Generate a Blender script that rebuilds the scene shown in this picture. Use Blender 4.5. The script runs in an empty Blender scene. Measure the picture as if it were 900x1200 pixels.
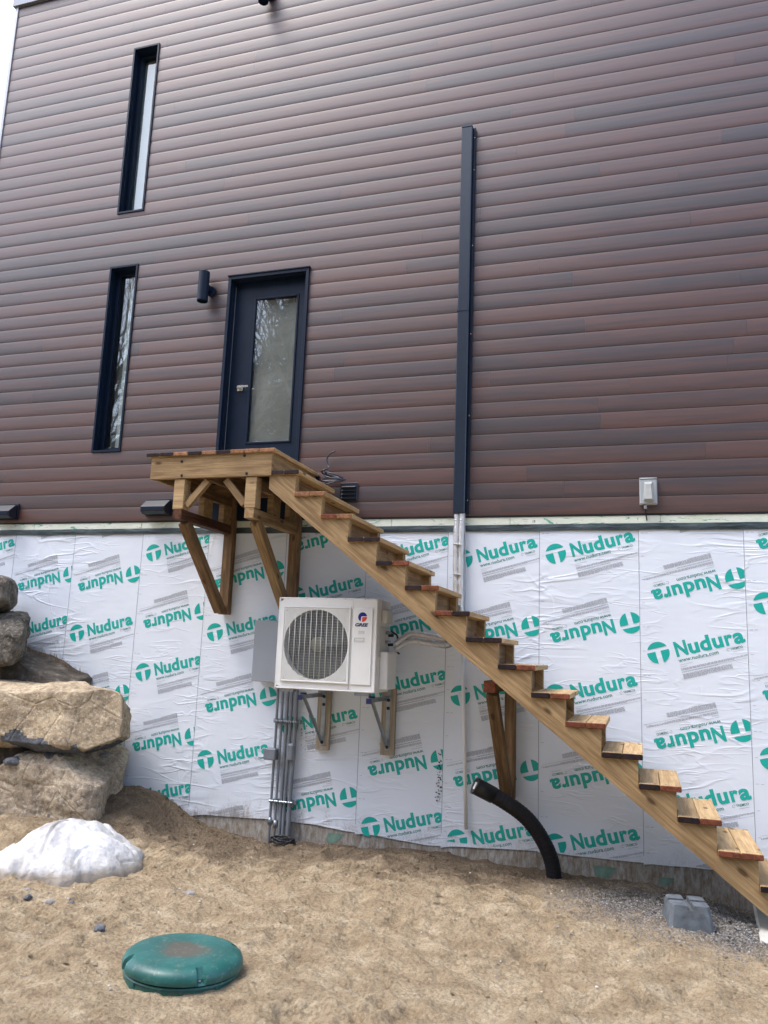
import bpy, bmesh, math, random
import numpy as np
from mathutils import Vector, Matrix, noise
random.seed(7)
rng = np.random.default_rng(11)
S = bpy.context.scene
col = S.collection
R = math.radians

# ------------------------------------------------------------------ camera
cam_d = bpy.data.cameras.new('camera'); cam = bpy.data.objects.new('camera', cam_d); col.objects.link(cam)
CY, CP, CR = -.312975, .172745, .0385223
F_ = Vector((math.sin(CY)*math.cos(CP), math.cos(CY)*math.cos(CP), math.sin(CP)))
Rt = Vector((math.cos(CY), -math.sin(CY), 0)); Up = Rt.cross(F_)
Rr = Rt*math.cos(CR)+Up*math.sin(CR); Uu = -Rt*math.sin(CR)+Up*math.cos(CR)
M = Matrix((Rr, Uu, -F_)).transposed().to_4x4(); M.translation = Vector((0, -7.0647, 1.72))
cam.matrix_world = M
cam_d.sensor_fit = 'VERTICAL'; cam_d.sensor_height = 24; cam_d.lens = 24*935.2/1200
cam_d.clip_start = .05; cam_d.clip_end = 2000
S.camera = cam

# ------------------------------------------------------------------ sky, sun, exposure
SUN_EL, SUN_AZ = R(62), R(238)       # azimuth from +Y clockwise: behind and left of the camera
w = bpy.data.worlds.new('World'); S.world = w; w.use_nodes = True
nt = w.node_tree; nt.nodes.clear()
def wn(t, **k):
    n = nt.nodes.new(t)
    for a, b in k.items(): setattr(n, a, b)
    return n
sky = wn('ShaderNodeTexSky', sky_type='NISHITA', sun_disc=False, sun_elevation=SUN_EL, sun_rotation=SUN_AZ,
         air_density=1.0, dust_density=3.0, ozone_density=1.0)
hs = wn('ShaderNodeHueSaturation'); hs.inputs['Saturation'].default_value = .85; hs.inputs['Value'].default_value = 2.3
tcw = wn('ShaderNodeTexCoord'); cn = wn('ShaderNodeTexNoise'); cn.inputs['Scale'].default_value = 2.2; cn.inputs['Detail'].default_value = 6
cr = wn('ShaderNodeValToRGB'); cr.color_ramp.elements[0].position = .35; cr.color_ramp.elements[0].color = (.95, .98, 1.04, 1)
cr.color_ramp.elements[1].position = .65; cr.color_ramp.elements[1].color = (1.25, 1.25, 1.25, 1)
mx = wn('ShaderNodeMix', data_type='RGBA', blend_type='MULTIPLY'); mx.inputs[0].default_value = 1
bg = wn('ShaderNodeBackground'); bg.inputs[1].default_value = .15; out = wn('ShaderNodeOutputWorld')
L = nt.links.new
L(sky.outputs[0], hs.inputs['Color']); L(tcw.outputs['Generated'], cn.inputs['Vector']); L(cn.outputs['Fac'], cr.inputs[0])
L(hs.outputs[0], mx.inputs[6]); L(cr.outputs[0], mx.inputs[7]); L(mx.outputs[2], bg.inputs[0]); L(bg.outputs[0], out.inputs[0])
sd = bpy.data.lights.new('sun', 'SUN'); sd.energy = 1.0; sd.angle = R(16); sd.color = (1, .97, .93)
sun = bpy.data.objects.new('sun', sd); col.objects.link(sun)
sdir = Vector((math.sin(SUN_AZ)*math.cos(SUN_EL), math.cos(SUN_AZ)*math.cos(SUN_EL), math.sin(SUN_EL)))
sun.rotation_euler = sdir.to_track_quat('Z', 'Y').to_euler()
sun.location = (0, -20, 30)
S.view_settings.view_transform = 'Standard'; S.view_settings.look = 'None'
S.view_settings.gamma = 1; S.view_settings.exposure = 0.42
S.render.engine = 'CYCLES'; S.render.resolution_x = 768; S.render.resolution_y = 1024

# ------------------------------------------------------------------ materials
def mat(name):
    m = bpy.data.materials.new(name); m.use_nodes = True; t = m.node_tree; t.nodes.clear()
    o = t.nodes.new('ShaderNodeOutputMaterial'); b = t.nodes.new('ShaderNodeBsdfPrincipled')
    t.links.new(b.outputs[0], o.inputs[0])
    return m, t, b
class N:
    def __init__(s, t): s.t = t
    def node(s, ty, **k):
        n = s.t.nodes.new(ty)
        for a, b in k.items(): setattr(n, a, b)
        return n
    def l(s, a, b): s.t.links.new(a, b)
    def coord(s, kind='Object', scale=(1, 1, 1), rnd=0, rot=(0, 0, 0)):
        tc = s.node('ShaderNodeTexCoord'); mp = s.node('ShaderNodeMapping'); mp.inputs['Scale'].default_value = scale
        mp.inputs['Rotation'].default_value = rot
        s.l(tc.outputs[kind], mp.inputs['Vector'])
        if rnd:
            oi = s.node('ShaderNodeObjectInfo'); mu = s.node('ShaderNodeMath', operation='MULTIPLY'); mu.inputs[1].default_value = rnd
            s.l(oi.outputs['Random'], mu.inputs[0]); cb = s.node('ShaderNodeCombineXYZ')
            for i in range(3): s.l(mu.outputs[0], cb.inputs[i])
            s.l(cb.outputs[0], mp.inputs['Location'])
        return mp.outputs[0]
    def wcoord(s, scale=(1, 1, 1), rot=(0, 0, 0)):
        g = s.node('ShaderNodeNewGeometry'); mp = s.node('ShaderNodeMapping'); mp.inputs['Scale'].default_value = scale
        mp.inputs['Rotation'].default_value = rot
        s.l(g.outputs['Position'], mp.inputs['Vector']); return mp.outputs[0]
    def noise(s, v, scale, det=4, rough=.55, dist=0):
        n = s.node('ShaderNodeTexNoise'); n.inputs['Scale'].default_value = scale; n.inputs['Detail'].default_value = det
        n.inputs['Roughness'].default_value = rough; n.inputs['Distortion'].default_value = dist
        s.l(v, n.inputs['Vector']); return n.outputs['Fac']
    def vor(s, v, scale, feat='F1'):
        n = s.node('ShaderNodeTexVoronoi', feature=feat); n.inputs['Scale'].default_value = scale
        s.l(v, n.inputs['Vector']); return n
    def ramp(s, f, stops, interp='LINEAR'):
        r = s.node('ShaderNodeValToRGB'); e = r.color_ramp; e.interpolation = interp
        while len(e.elements) < len(stops): e.elements.new(.5)
        for i, (p, c) in enumerate(stops):
            e.elements[i].position = p; e.elements[i].color = (c, c, c, 1) if isinstance(c, (int, float)) else (*c, 1)
        s.l(f, r.inputs[0]); return r.outputs[0]
    def mix(s, f, a, b, mode='MIX'):
        m = s.node('ShaderNodeMix', data_type='RGBA', blend_type=mode)
        for sock, v in ((0, f), (6, a), (7, b)):
            if isinstance(v, (int, float)): m.inputs[sock].default_value = v if sock == 0 else (v, v, v, 1)
            elif isinstance(v, tuple): m.inputs[sock].default_value = (*v, 1)
            else: s.l(v, m.inputs[sock])
        return m.outputs[2]
    def math(s, op, a, b=0., c=None):
        m = s.node('ShaderNodeMath', operation=op)
        for i, v in enumerate((a, b) if c is None else (a, b, c)):
            if isinstance(v, (int, float)): m.inputs[i].default_value = v
            else: s.l(v, m.inputs[i])
        return m.outputs[0]
    def sep(s, v):
        n = s.node('ShaderNodeSeparateXYZ'); s.l(v, n.inputs[0]); return n.outputs
    def rand(s): return s.node('ShaderNodeObjectInfo').outputs['Random']
    def bump(s, b, h, strength=.3, dist=.01, prev=None):
        n = s.node('ShaderNodeBump'); n.inputs['Strength'].default_value = strength; n.inputs['Distance'].default_value = dist
        s.l(h, n.inputs['Height'])
        if prev is not None: s.l(prev, n.inputs['Normal'])
        s.l(n.outputs[0], b.inputs['Normal']); return n.outputs[0]

def simple(name, c, rough=.5, metal=0, spec=.5, var=.12, nscale=9, bump=0, bscale=60, emit=None):
    m, t, b = mat(name); n = N(t); v = n.coord()
    f = n.noise(v, nscale, 5)
    c0 = tuple(x*(1-var) for x in c); c1 = tuple(min(1, x*(1+var)) for x in c)
    n.l(n.ramp(f, [(.3, c0), (.7, c1)]), b.inputs['Base Color'])
    b.inputs['Roughness'].default_value = rough; b.inputs['Metallic'].default_value = metal; b.inputs['Specular IOR Level'].default_value = spec
    if bump: n.bump(b, n.noise(v, bscale, 4), bump, .004)
    return m

def wood(name, light, dark, endmat=False, knots=True, rough=.75, stain=.3):
    m, t, b = mat(name); n = N(t)
    v = n.coord(rnd=40)
    vs = n.coord(scale=(1.1, 14, 14), rnd=40)
    g = n.noise(vs, 2.2, 6, .6, .6)
    g2 = n.noise(n.coord(scale=(3, 90, 90), rnd=40), 1.5, 3)
    c = n.ramp(g, [(.24, tuple(x*.8 for x in dark)), (.40, dark), (.60, light), (.8, tuple(x*1.1 for x in light))])
    c = n.mix(n.math('MULTIPLY', n.ramp(g2, [(.35, 1), (.6, 0)]), .35), c, tuple(x*.62 for x in dark))
    blot = n.ramp(n.noise(v, 3.5, 4), [(.42, 0), (.68, 1)])
    c = n.mix(n.math('MULTIPLY', blot, stain), c, tuple(x*.55 for x in dark))
    if knots:
        vv = n.vor(n.coord(scale=(3.0, 7, 7), rnd=40), 1.2)
        k = n.ramp(vv.outputs['Distance'], [(.09, 1), (.19, 0)])
        c = n.mix(n.math('MULTIPLY', k, .8), c, (.045, .022, .012))
    hv = n.node('ShaderNodeHueSaturation'); n.l(n.math('MULTIPLY_ADD', n.rand(), .3, .85), hv.inputs['Value']); n.l(c, hv.inputs['Color'])
    n.l(hv.outputs[0], b.inputs['Base Color'])
    b.inputs['Roughness'].default_value = rough; b.inputs['Specular IOR Level'].default_value = .25
    n.bump(b, g2, .35, .003)
    return m

MT = {}
MT['lumber'] = wood('treated_lumber', (.40, .275, .14), (.25, .16, .078))
MT['lumber_dark'] = wood('weathered_lumber', (.27, .175, .092), (.15, .088, .044), stain=.5)
MT['lumber_wet'] = wood('stained_lumber', (.16, .07, .035), (.05, .02, .012), stain=.5)
MT['lumber_pale'] = wood('tread_lumber', (.52, .37, .20), (.36, .24, .12), stain=.18)
MT['lumber_grey'] = wood('grey_lumber', (.42, .37, .29), (.30, .25, .18), stain=.2)
MT['end_red'] = wood('red_sealed_end', (.27, .085, .042), (.13, .042, .024), knots=False, stain=.5)
MT['end_black'] = wood('dark_sealed_end', (.035, .018, .018), (.012, .008, .01), knots=False)
MT['end_tan'] = wood('tan_sealed_end', (.40, .21, .11), (.22, .10, .05), knots=False, stain=.5)

def m_siding():
    m, t, b = mat('wood_look_siding'); n = N(t)
    r = n.rand()
    v = n.coord(scale=(.45, 1, 11), rnd=60); g = n.noise(v, 2.2, 5, .6, .5)
    v2 = n.coord(scale=(2.5, 1, 70), rnd=60); g2 = n.noise(v2, 2.2, 3)
    brown = (.092, .034, .025); grey = (.033, .021, .025)
    f = n.math('ADD', n.math('MULTIPLY', g, 1.3), n.math('MULTIPLY', n.math('SUBTRACT', r, .5), .34))
    c = n.ramp(f, [(.42, grey), (.62, tuple((a+b_)/2 for a, b_ in zip(brown, grey))), (.86, brown)])
    c = n.mix(n.math('MULTIPLY', n.ramp(g2, [(.38, 1), (.62, 0)]), .28), c, (.035, .026, .026))
    # faint vertical wash marks below the upper lamp (water stains)
    n.l(c, b.inputs['Base Color'])
    n.l(n.ramp(g2, [(.3, .42), (.7, .52)]), b.inputs['Roughness'])
    b.inputs['IOR'].default_value = 1.62; b.inputs['Specular IOR Level'].default_value = .6
    b.inputs['Coat Weight'].default_value = .3; b.inputs['Coat Roughness'].default_value = .38
    n.bump(b, g2, .12, .001)
    return m
MT['siding'] = m_siding()
MT['trim'] = simple('dark_navy_metal', (.005, .013, .032), .45, 0, .22, .15)
MT['cover'] = simple('navy_line_cover', (.009, .018, .036), .33, 0, .6, .12)
MT['black'] = simple('black_plastic', (.009, .010, .013), .38, 0, .5, .2)
MT['hood'] = simple('dark_vent_plastic', (.008, .013, .024), .35, 0, .6, .2)
MT['white_paint'] = simple('white_coated_steel', (.80, .81, .80), .38, 0, .5, .035, 5)
MT['white_dull'] = simple('offwhite_plastic', (.62, .63, .60), .5, 0, .4, .05)
MT['grille'] = simple('grille_plastic', (.72, .73, .71), .5, 0, .4, .05)
MT['fanblade'] = simple('fan_blade_plastic', (.12, .13, .12), .5, 0, .4, .2)
MT['fanguard'] = simple('guard_wire_grey', (.36, .38, .38), .5, 0, .4, .1)
MT['fanhub'] = simple('yellowed_hub', (.26, .27, .20), .5, 0, .4, .2)
MT['cavity'] = simple('condenser_fins', (.13, .14, .15), .6, .1, .4, .3, 30)
MT['blue'] = simple('print_blue', (.015, .012, .22), .4, var=.02)
MT['red'] = simple('print_red', (.70, .07, .05), .4, var=.02)
MT['darkblue'] = simple('print_dark_blue', (.01, .015, .07), .4, var=.02)
MT['steel'] = simple('galvanised_steel', (.33, .37, .42), .35, .75, .5, .15, 12)
MT['greybox'] = simple('grey_enclosure_paint', (.33, .36, .40), .45, 0, .5, .05, 3)
MT['pvc'] = simple('grey_conduit', (.17, .19, .22), .45, 0, .5, .15, 7)
MT['whitepvc'] = simple('white_pipe_plastic', (.62, .63, .62), .4, 0, .5, .06)
MT['outlet'] = simple('grey_outlet_plastic', (.36, .40, .42), .4, 0, .5, .06)
MT['outlet_lid'] = simple('clear_bubble_plastic', (.42, .44, .43), .25, 0, .6, .15, 6)
MT['print'] = simple('teal_print', (.010, .40, .34), .42, 0, .4, .06, 3)
MT['print_faded'] = simple('faded_teal_print', (.16, .26, .21), .6, 0, .3, .3, 14)
MT['print_grey'] = simple('fine_print_grey', (.33, .35, .39), .5, 0, .3, .05)
MT['print_teal_dark'] = simple('small_teal_print', (.05, .24, .21), .5, 0, .3, .05)
MT['interior'] = simple('pale_curtain', (.62, .66, .66), .8, 0, .2, .08, 2)
MT['interior_dim'] = simple('grey_interior', (.25, .245, .235), .8, 0, .2, .3, 2)
MT['brass'] = simple('satin_nickel', (.62, .60, .55), .25, .9, .5, .05)
MT['concrete_block'] = simple('dark_concrete', (.105, .12, .135), .85, 0, .3, .35, 14, .6, 70)
MT['slab'] = simple('pale_plank_surface', (.50, .50, .45), .7, 0, .3, .12, 6, .2)
MT['hose'] = simple('matt_black_hose', (.010, .010, .014), .6, 0, .35, .2)
MT['fascia_grey'] = simple('grey_roof_metal', (.20, .22, .26), .35, .3, .5, .08)
MT['corner_trim'] = simple('pale_corner_metal', (.42, .43, .46), .35, .2, .5, .08)
MT['tape'] = None

def m_foil():
    m, t, b = mat('crinkled_foil'); n = N(t); v = n.coord()
    b.inputs['Base Color'].default_value = (.68, .69, .70, 1); b.inputs['Metallic'].default_value = .8; b.inputs['Roughness'].default_value = .42
    n.bump(b, n.vor(v, 75).outputs['Distance'], .6, .006); return m
MT['foil'] = m_foil()

def m_glass():
    m, t, b = mat('window_glass'); n = N(t)
    o = [x for x in t.nodes if x.type == 'OUTPUT_MATERIAL'][0]
    gl = n.node('ShaderNodeBsdfGlossy'); gl.inputs['Roughness'].default_value = .015; gl.inputs['Color'].default_value = (.95, 1, 1, 1)
    tr = n.node('ShaderNodeBsdfTransparent'); tr.inputs['Color'].default_value = (.93, .96, .95, 1)
    fr = n.node('ShaderNodeFresnel'); fr.inputs['IOR'].default_value = 2.2
    n.bump(gl, n.noise(n.coord(), 3, 2), .08, .004)
    ge = n.node('ShaderNodeNewGeometry'); ff = n.math('MULTIPLY', fr.outputs[0], n.math('SUBTRACT', 1, ge.outputs['Backfacing']))
    ms = n.node('ShaderNodeMixShader'); n.l(ff, ms.inputs[0]); n.l(tr.outputs[0], ms.inputs[1]); n.l(gl.outputs[0], ms.inputs[2])
    n.l(ms.outputs[0], o.inputs[0]); t.nodes.remove(b); return m
MT['glass'] = m_glass()

def m_membrane(name='membrane_film', lower=False):
    m, t, b = mat(name); n = N(t)
    p = n.wcoord()
    s = n.sep(p)
    # fold relief: thin ridges, mostly horizontal, distorted
    def ridge(v, sc, width, dist):
        f = n.noise(v, sc, 2, .5, dist); a = n.math('ABSOLUTE', n.math('SUBTRACT', f, .5))
        return n.ramp(a, [(0, 1), (width, 0)])
    v1 = n.wcoord(scale=(1.0, 1, 4.6), rot=(0, R(-9), 0)); v2 = n.wcoord(scale=(2.0, 1, 8.5), rot=(0, R(7), 0)); v3 = n.wcoord(scale=(1.6, 1, 1.2), rot=(0, R(35), 0))
    m1 = n.ramp(n.noise(n.wcoord(), .9, 2), [(.48, 0), (.7, 1)])
    m2 = n.ramp(n.noise(n.wcoord(scale=(1, 1, 1.3)), 1.7, 2), [(.47, 0), (.68, 1)])
    low = n.ramp(s[2], [(.0, 1), (1, .35)])
    h = n.math('MULTIPLY', ridge(v1, 1.1, .05, .7), m1)
    h = n.math('ADD', h, n.math('MULTIPLY', n.math('MULTIPLY', ridge(v2, 1.2, .05, .5), m2), .6))
    h = n.math('ADD', h, n.math('MULTIPLY', n.math('MULTIPLY', ridge(v3, .9, .02, .8), m1), .5))
    h = n.math('ADD', h, n.math('MULTIPLY', n.noise(n.wcoord(scale=(1, 1, 2.2)), 2.2, 2), .9))
    c = n.ramp(n.noise(p, 1.3, 4), [(.3, (.69, .76, .86)), (.7, (.75, .81, .89))])
    # mud splashed up from the ground
    edge = n.math('ADD', s[2], n.math('MULTIPLY', n.noise(n.wcoord(scale=(3, 1, 1)), 2.5, 6, .65), -.75 if not lower else -1.1))
    fx = n.ramp(n.math('MULTIPLY_ADD', s[0], -.25, 0), [(.0, .25), (.55, .45), (.85, 1)])
    mud = n.math('MULTIPLY', n.ramp(n.math('ADD', edge, .3), [(.02, 1), (.2 if not lower else .5, 0)]), fx if not lower else 1)
    speck = n.ramp(n.noise(n.wcoord(scale=(1.5, 1, 1)), 70, 3, .7), [(.42, 0), (.6, 1)])
    speck2 = n.math('MAXIMUM', n.math('MULTIPLY', speck, mud), n.math('MULTIPLY', n.math('POWER', mud, 3), .8))
    c = n.mix(n.math('MULTIPLY', speck2, .85), c, (.235, .175, .115))
    n.l(c, b.inputs['Base Color'])
    b.inputs['Roughness'].default_value = .34; b.inputs['Specular IOR Level'].default_value = .5
    n.bump(b, h, .4, .014)
    return m
MT['membrane'] = m_membrane()

def m_foundation():
    m, t, b = mat('dirty_foam_wall'); n = N(t); p = n.wcoord(); s = n.sep(p)
    c = n.ramp(n.noise(n.wcoord(scale=(2, 1, 1)), 3, 5), [(.3, (.42, .42, .40)), (.7, (.62, .65, .66))])
    mud = n.ramp(n.math('ADD', s[2], n.math('MULTIPLY', n.noise(p, 4, 6, .7), -.35)), [(0, 0.95), (.22, .0)])
    sp = n.ramp(n.noise(n.wcoord(scale=(3, 1, 1)), 9, 7, .75), [(.38, .25), (.6, 1)])
    c = n.mix(n.math('MULTIPLY', mud, sp), c, (.20, .15, .10))
    streak = n.ramp(n.noise(n.wcoord(scale=(22, 1, 1.2)), 1.6, 3), [(.45, 0), (.75, .45)])
    c = n.mix(streak, c, (.30, .25, .18))
    n.l(c, b.inputs['Base Color']); b.inputs['Roughness'].default_value = .5; n.bump(b, n.noise(n.wcoord(scale=(5, 1, 1)), 6, 5), .5, .01)
    return m
MT['foundation'] = m_foundation()

def m_foam():
    m, t, b = mat('pale_green_foam'); n = N(t)
    c = n.ramp(n.noise(n.wcoord(scale=(.6, 1, 2)), 5, 5), [(.3, (.56, .62, .50)), (.7, (.72, .76, .70))])
    f = n.noise(n.wcoord(scale=(1.2, 1, 6), rot=(0, R(25), 0)), 5, 4, .6, 1.2)
    c = n.mix(n.ramp(f, [(.60, 0), (.63, .85)]), c, (.05, .30, .20))
    sp = n.ramp(n.noise(n.wcoord(scale=(1, 1, 1)), 13, 5, .7), [(.66, 0), (.72, .8)])
    c = n.mix(sp, c, (.05, .06, .04))
    n.l(c, b.inputs['Base Color']); b.inputs['Roughness'].default_value = .7; n.bump(b, n.noise(n.wcoord(), 20, 4), .5, .01)
    return m
MT['foam'] = m_foam()
def m_tape():
    m, t, b = mat('dark_flashing_tape'); n = N(t)
    c = n.ramp(n.noise(n.wcoord(scale=(.7, 1, 4)), 5, 6, .65), [(.35, (.012, .025, .03)), (.55, (.05, .075, .085)), (.75, (.12, .15, .17))])
    n.l(c, b.inputs['Base Color']); b.inputs['Roughness'].default_value = .42; n.bump(b, n.noise(n.wcoord(scale=(1, 1, 3)), 12, 5), .8, .01)
    return m
MT['tape'] = m_tape()

def m_ground():
    m, t, b = mat('sandy_soil'); n = N(t); p = n.wcoord(); s = n.sep(p)
    big = n.noise(p, .9, 4); mid = n.noise(n.wcoord(scale=(.7, 1.2, 1)), 5, 6, .62); fine = n.noise(p, 55, 4, .7); grit = n.vor(p, 130)
    dry = n.ramp(mid, [(.28, (.30, .222, .135)), (.5, (.45, .35, .222)), (.72, (.63, .52, .36))])
    damp = n.ramp(mid, [(.3, (.115, .085, .056)), (.55, (.20, .15, .10)), (.75, (.31, .245, .17))])
    # damp soil along the wall and the rocks, dry sand farther out
    d = n.math('ADD', n.math('MULTIPLY', s[1], -1), n.math('MULTIPLY', n.math('SUBTRACT', big, .5), 1.6))
    d = n.math('ADD', d, n.math('MULTIPLY', n.math('ADD', s[0], 2.2), .16))
    d = n.math('ADD', d, n.math('MULTIPLY', n.math('SUBTRACT', mid, .5), .9))
    c = n.mix(n.ramp(d, [(.45, 0), (1.6, 1)]), damp, dry)
    # grey crushed stone by the foot of the stairs
    dx = n.math('MULTIPLY', n.math('SUBTRACT', s[0], .75), .62); dy = n.math('ADD', s[1], .72)
    rr = n.math('SQRT', n.math('ADD', n.math('MULTIPLY', dx, dx), n.math('MULTIPLY', n.math('MULTIPLY', dy, dy), 1.25)))
    rr = n.math('ADD', rr, n.math('MULTIPLY', n.math('SUBTRACT', n.noise(p, 3.2, 5, .65), .5), .7))
    gm = n.ramp(rr, [(.6, 1), (1.05, 0)])
    gv = n.vor(p, 75)
    gravel = n.ramp(gv.outputs['Color'], [(.1, (.09, .088, .085)), (.5, (.19, .18, .168)), (.9, (.38, .36, .32))])
    c = n.mix(gm, c, gravel)
    c = n.mix(n.math('MULTIPLY', n.ramp(fine, [(.38, 1), (.52, 0)]), .42), c, (.15, .11, .07))
    c = n.mix(n.math('MULTIPLY', n.ramp(n.noise(p, 22, 7, .75), [(.40, 1), (.5, 0)]), .30), c, (.17, .12, .075))
    c = n.mix(n.math('MULTIPLY', n.ramp(n.noise(p, 130, 3, .7), [(.56, 0), (.66, 1)]), .35), c, (.72, .64, .50))
    peb = n.ramp(n.vor(p, 26).outputs['Distance'], [(.05, 1), (.085, 0)])
    c = n.mix(n.math('MULTIPLY', peb, n.ramp(n.noise(p, 4, 2), [(.5, 0), (.6, .75)])), c, (.50, .47, .42))
    n.l(c, b.inputs['Base Color']); b.inputs['Roughness'].default_value = .93; b.inputs['Specular IOR Level'].default_value = .2
    clod = n.vor(n.wcoord(), 34).outputs['Distance']
    h = n.math('ADD', n.math('ADD', n.math('MULTIPLY', fine, .8), n.math('MULTIPLY', clod, -.8)), n.math('MULTIPLY', n.noise(p, 17, 8, .78), 1.6))
    h = n.math('ADD', h, n.math('MULTIPLY', n.math('MULTIPLY', gv.outputs['Distance'], -1.2), gm))
    n.bump(b, h, .9, .03)
    return m
MT['ground'] = m_ground()

def m_rock(name, light, mid, dark, lich=(.62, .55, .42), scale=1.):
    m, t, b = mat(name); n = N(t); v = n.coord(rnd=20)
    a = n.noise(v, 2.2*scale, 6, .6, .4); f = n.noise(v, 16, 6, .7)
    c = n.ramp(a, [(.3, dark), (.5, mid), (.68, light)])
    c = n.mix(n.math('MULTIPLY', n.ramp(f, [(.38, 1), (.55, 0)]), .65), c, tuple(x*.6 for x in dark))
    c = n.mix(n.math('MULTIPLY', n.ramp(n.noise(v, 34, 4, .7), [(.52, 0), (.66, 1)]), .55), c, lich)
    n.l(c, b.inputs['Base Color']); b.inputs['Roughness'].default_value = .9; b.inputs['Specular IOR Level'].default_value = .25
    cr_ = n.ramp(n.vor(v, 2.6, 'DISTANCE_TO_EDGE').outputs['Distance'], [(0, 0), (.035, 1)])
    h = n.math('ADD', n.math('MULTIPLY', f, .8), n.math('MULTIPLY', n.noise(v, 60, 4, .7), .3))
    h = n.math('ADD', h, n.math('MULTIPLY', cr_, .25))
    n.bump(b, h, 1., .03)
    return m
MT['rock_tan'] = m_rock('tan_granite', (.58, .47, .325), (.45, .355, .235), (.26, .20, .14), (.74, .67, .53))
MT['rock_pale'] = m_rock('pale_granite', (.58, .50, .38), (.45, .37, .27), (.22, .18, .14), (.72, .66, .55))
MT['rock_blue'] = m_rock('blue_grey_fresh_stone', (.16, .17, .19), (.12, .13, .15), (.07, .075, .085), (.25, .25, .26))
MT['rock_grey'] = m_rock('grey_rough_rock', (.22, .20, .17), (.13, .118, .10), (.055, .05, .042), (.36, .33, .27), 2)
def m_soil():
    m, t, b = mat('dark_soil'); n = N(t); v = n.wcoord()
    c = n.ramp(n.noise(v, 9, 6, .65), [(.35, (.045, .038, .03)), (.55, (.10, .085, .068)), (.7, (.24, .21, .175))])
    n.l(c, b.inputs['Base Color']); b.inputs['Roughness'].default_value = .95; n.bump(b, n.noise(v, 40, 6, .7), 1, .03); return m
MT['soil'] = m_soil()
def m_snow():
    m, t, b = mat('old_snow'); n = N(t); v = n.wcoord()
    c = n.ramp(n.noise(v, 3.2, 6, .6), [(.36, (.33, .32, .30)), (.48, (.54, .54, .535)), (.66, (.74, .75, .77))])
    d = n.ramp(n.noise(n.wcoord(scale=(1, 1, 1)), 45, 5, .75), [(.60, 0), (.70, .6)])
    c = n.mix(n.math('MULTIPLY', d, n.ramp(n.noise(v, 2.5, 3), [(.45, 0), (.65, 1)])), c, (.33, .29, .23))
    s = n.sep(v); c = n.mix(n.ramp(n.math('ADD', s[2], n.math('MULTIPLY', n.noise(v, 8, 4), -.10)), [(-.0, .8), (.035, 0)]), c, (.30, .25, .19))
    n.l(c, b.inputs['Base Color']); b.inputs['Roughness'].default_value = .6; b.inputs['Subsurface Weight'].default_value = .0
    n.bump(b, n.math('ADD', n.noise(v, 22, 6, .7), n.math('MULTIPLY', n.noise(v, 7, 3), 2)), .6, .02); return m
MT['snow'] = m_snow()
def m_lid():
    m, t, b = mat('green_plastic'); n = N(t); v = n.coord()
    s = n.sep(v)
    c = n.ramp(n.noise(v, 6, 5, .6), [(.3, (.008, .068, .062)), (.55, (.012, .10, .09)), (.8, (.028, .14, .13))])
    r = n.math('SQRT', n.math('ADD', n.math('POWER', n.math('ADD', s[0], -.0), 2), n.math('POWER', s[1], 2)))
    r = n.math('ADD', r, n.math('MULTIPLY', n.math('SUBTRACT', n.noise(v, 9, 7, .75), .5), .22))
    up = n.ramp(s[2], [(.085, 0), (.1, 1)])
    c = n.mix(n.math('MULTIPLY', n.ramp(r, [(.075, .85), (.16, 0)]), up), c, (.085, .065, .048))
    dust = n.ramp(n.noise(v, 30, 5, .75), [(.55, 0), (.72, .5)])
    c = n.mix(dust, c, (.22, .25, .19))
    sc = n.ramp(n.noise(n.coord(scale=(9, 1.5, 1), rot=(0, 0, .6)), 9, 3), [(.66, 0), (.70, .35)])
    c = n.mix(sc, c, (.3, .36, .32))
    n.l(c, b.inputs['Base Color']); b.inputs['Roughness'].default_value = .42; n.bump(b, n.noise(v, 50, 4), .15, .004); return m
MT['lid'] = m_lid()
MT['stone'] = simple('loose_stone', (.30, .28, .26), .85, 0, .3, .4, 20, .6)
MT['stone_white'] = simple('white_chip', (.6, .58, .52), .8, 0, .3, .2, 20)
MT['bark'] = simple('tree_bark', (.27, .235, .20), .9, 0, .2, .3)
MT['needles'] = simple('conifer_needles', (.045, .06, .03), .8, 0, .2, .5, 1)

# ------------------------------------------------------------------ object helpers
WM = {}
def finish(o, parent, Mw):
    col.objects.link(o); WM[o] = Mw
    if parent is not None:
        o.parent = parent; o.matrix_local = WM[parent].inverted() @ Mw
    else: o.matrix_local = Mw
    return o
def tag(o, label=None, cat=None, group=None, kind=None):
    for k, v in (('label', label), ('category', cat), ('group', group), ('kind', kind)):
        if v: o[k] = v
    return o
def empty(name, loc, label, cat, group=None):
    o = bpy.data.objects.new(name, None); o.empty_display_size = .1
    finish(o, None, Matrix.Translation(loc)); return tag(o, label, cat, group)
def add(name, me, material, parent=None, Mw=None, smooth=False):
    o = bpy.data.objects.new(name, me)
    if material is not None:
        for mm in (material if isinstance(material, (list, tuple)) else [material]): me.materials.append(mm)
    if smooth: me.polygons.foreach_set('use_smooth', [True]*len(me.polygons))
    return finish(o, parent, Mw or Matrix())
def bm_mesh(bm, name='mesh'):
    me = bpy.data.meshes.new(name); bm.normal_update(); bm.to_mesh(me); bm.free(); return me
def bbox(bm, x0, x1, y0, y1, z0, z1, bev=0, mi=0):
    r = bmesh.ops.create_cube(bm, size=1); vs = r['verts']
    for v in vs: v.co = Vector(((x0+x1)/2+v.co.x*(x1-x0), (y0+y1)/2+v.co.y*(y1-y0), (z0+z1)/2+v.co.z*(z1-z0)))
    fs = set(f for v in vs for f in v.link_faces)
    for f in fs: f.material_index = mi
    if bev: bmesh.ops.bevel(bm, geom=list({e for v in vs for e in v.link_edges}), offset=bev, segments=1, affect='EDGES')
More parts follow.
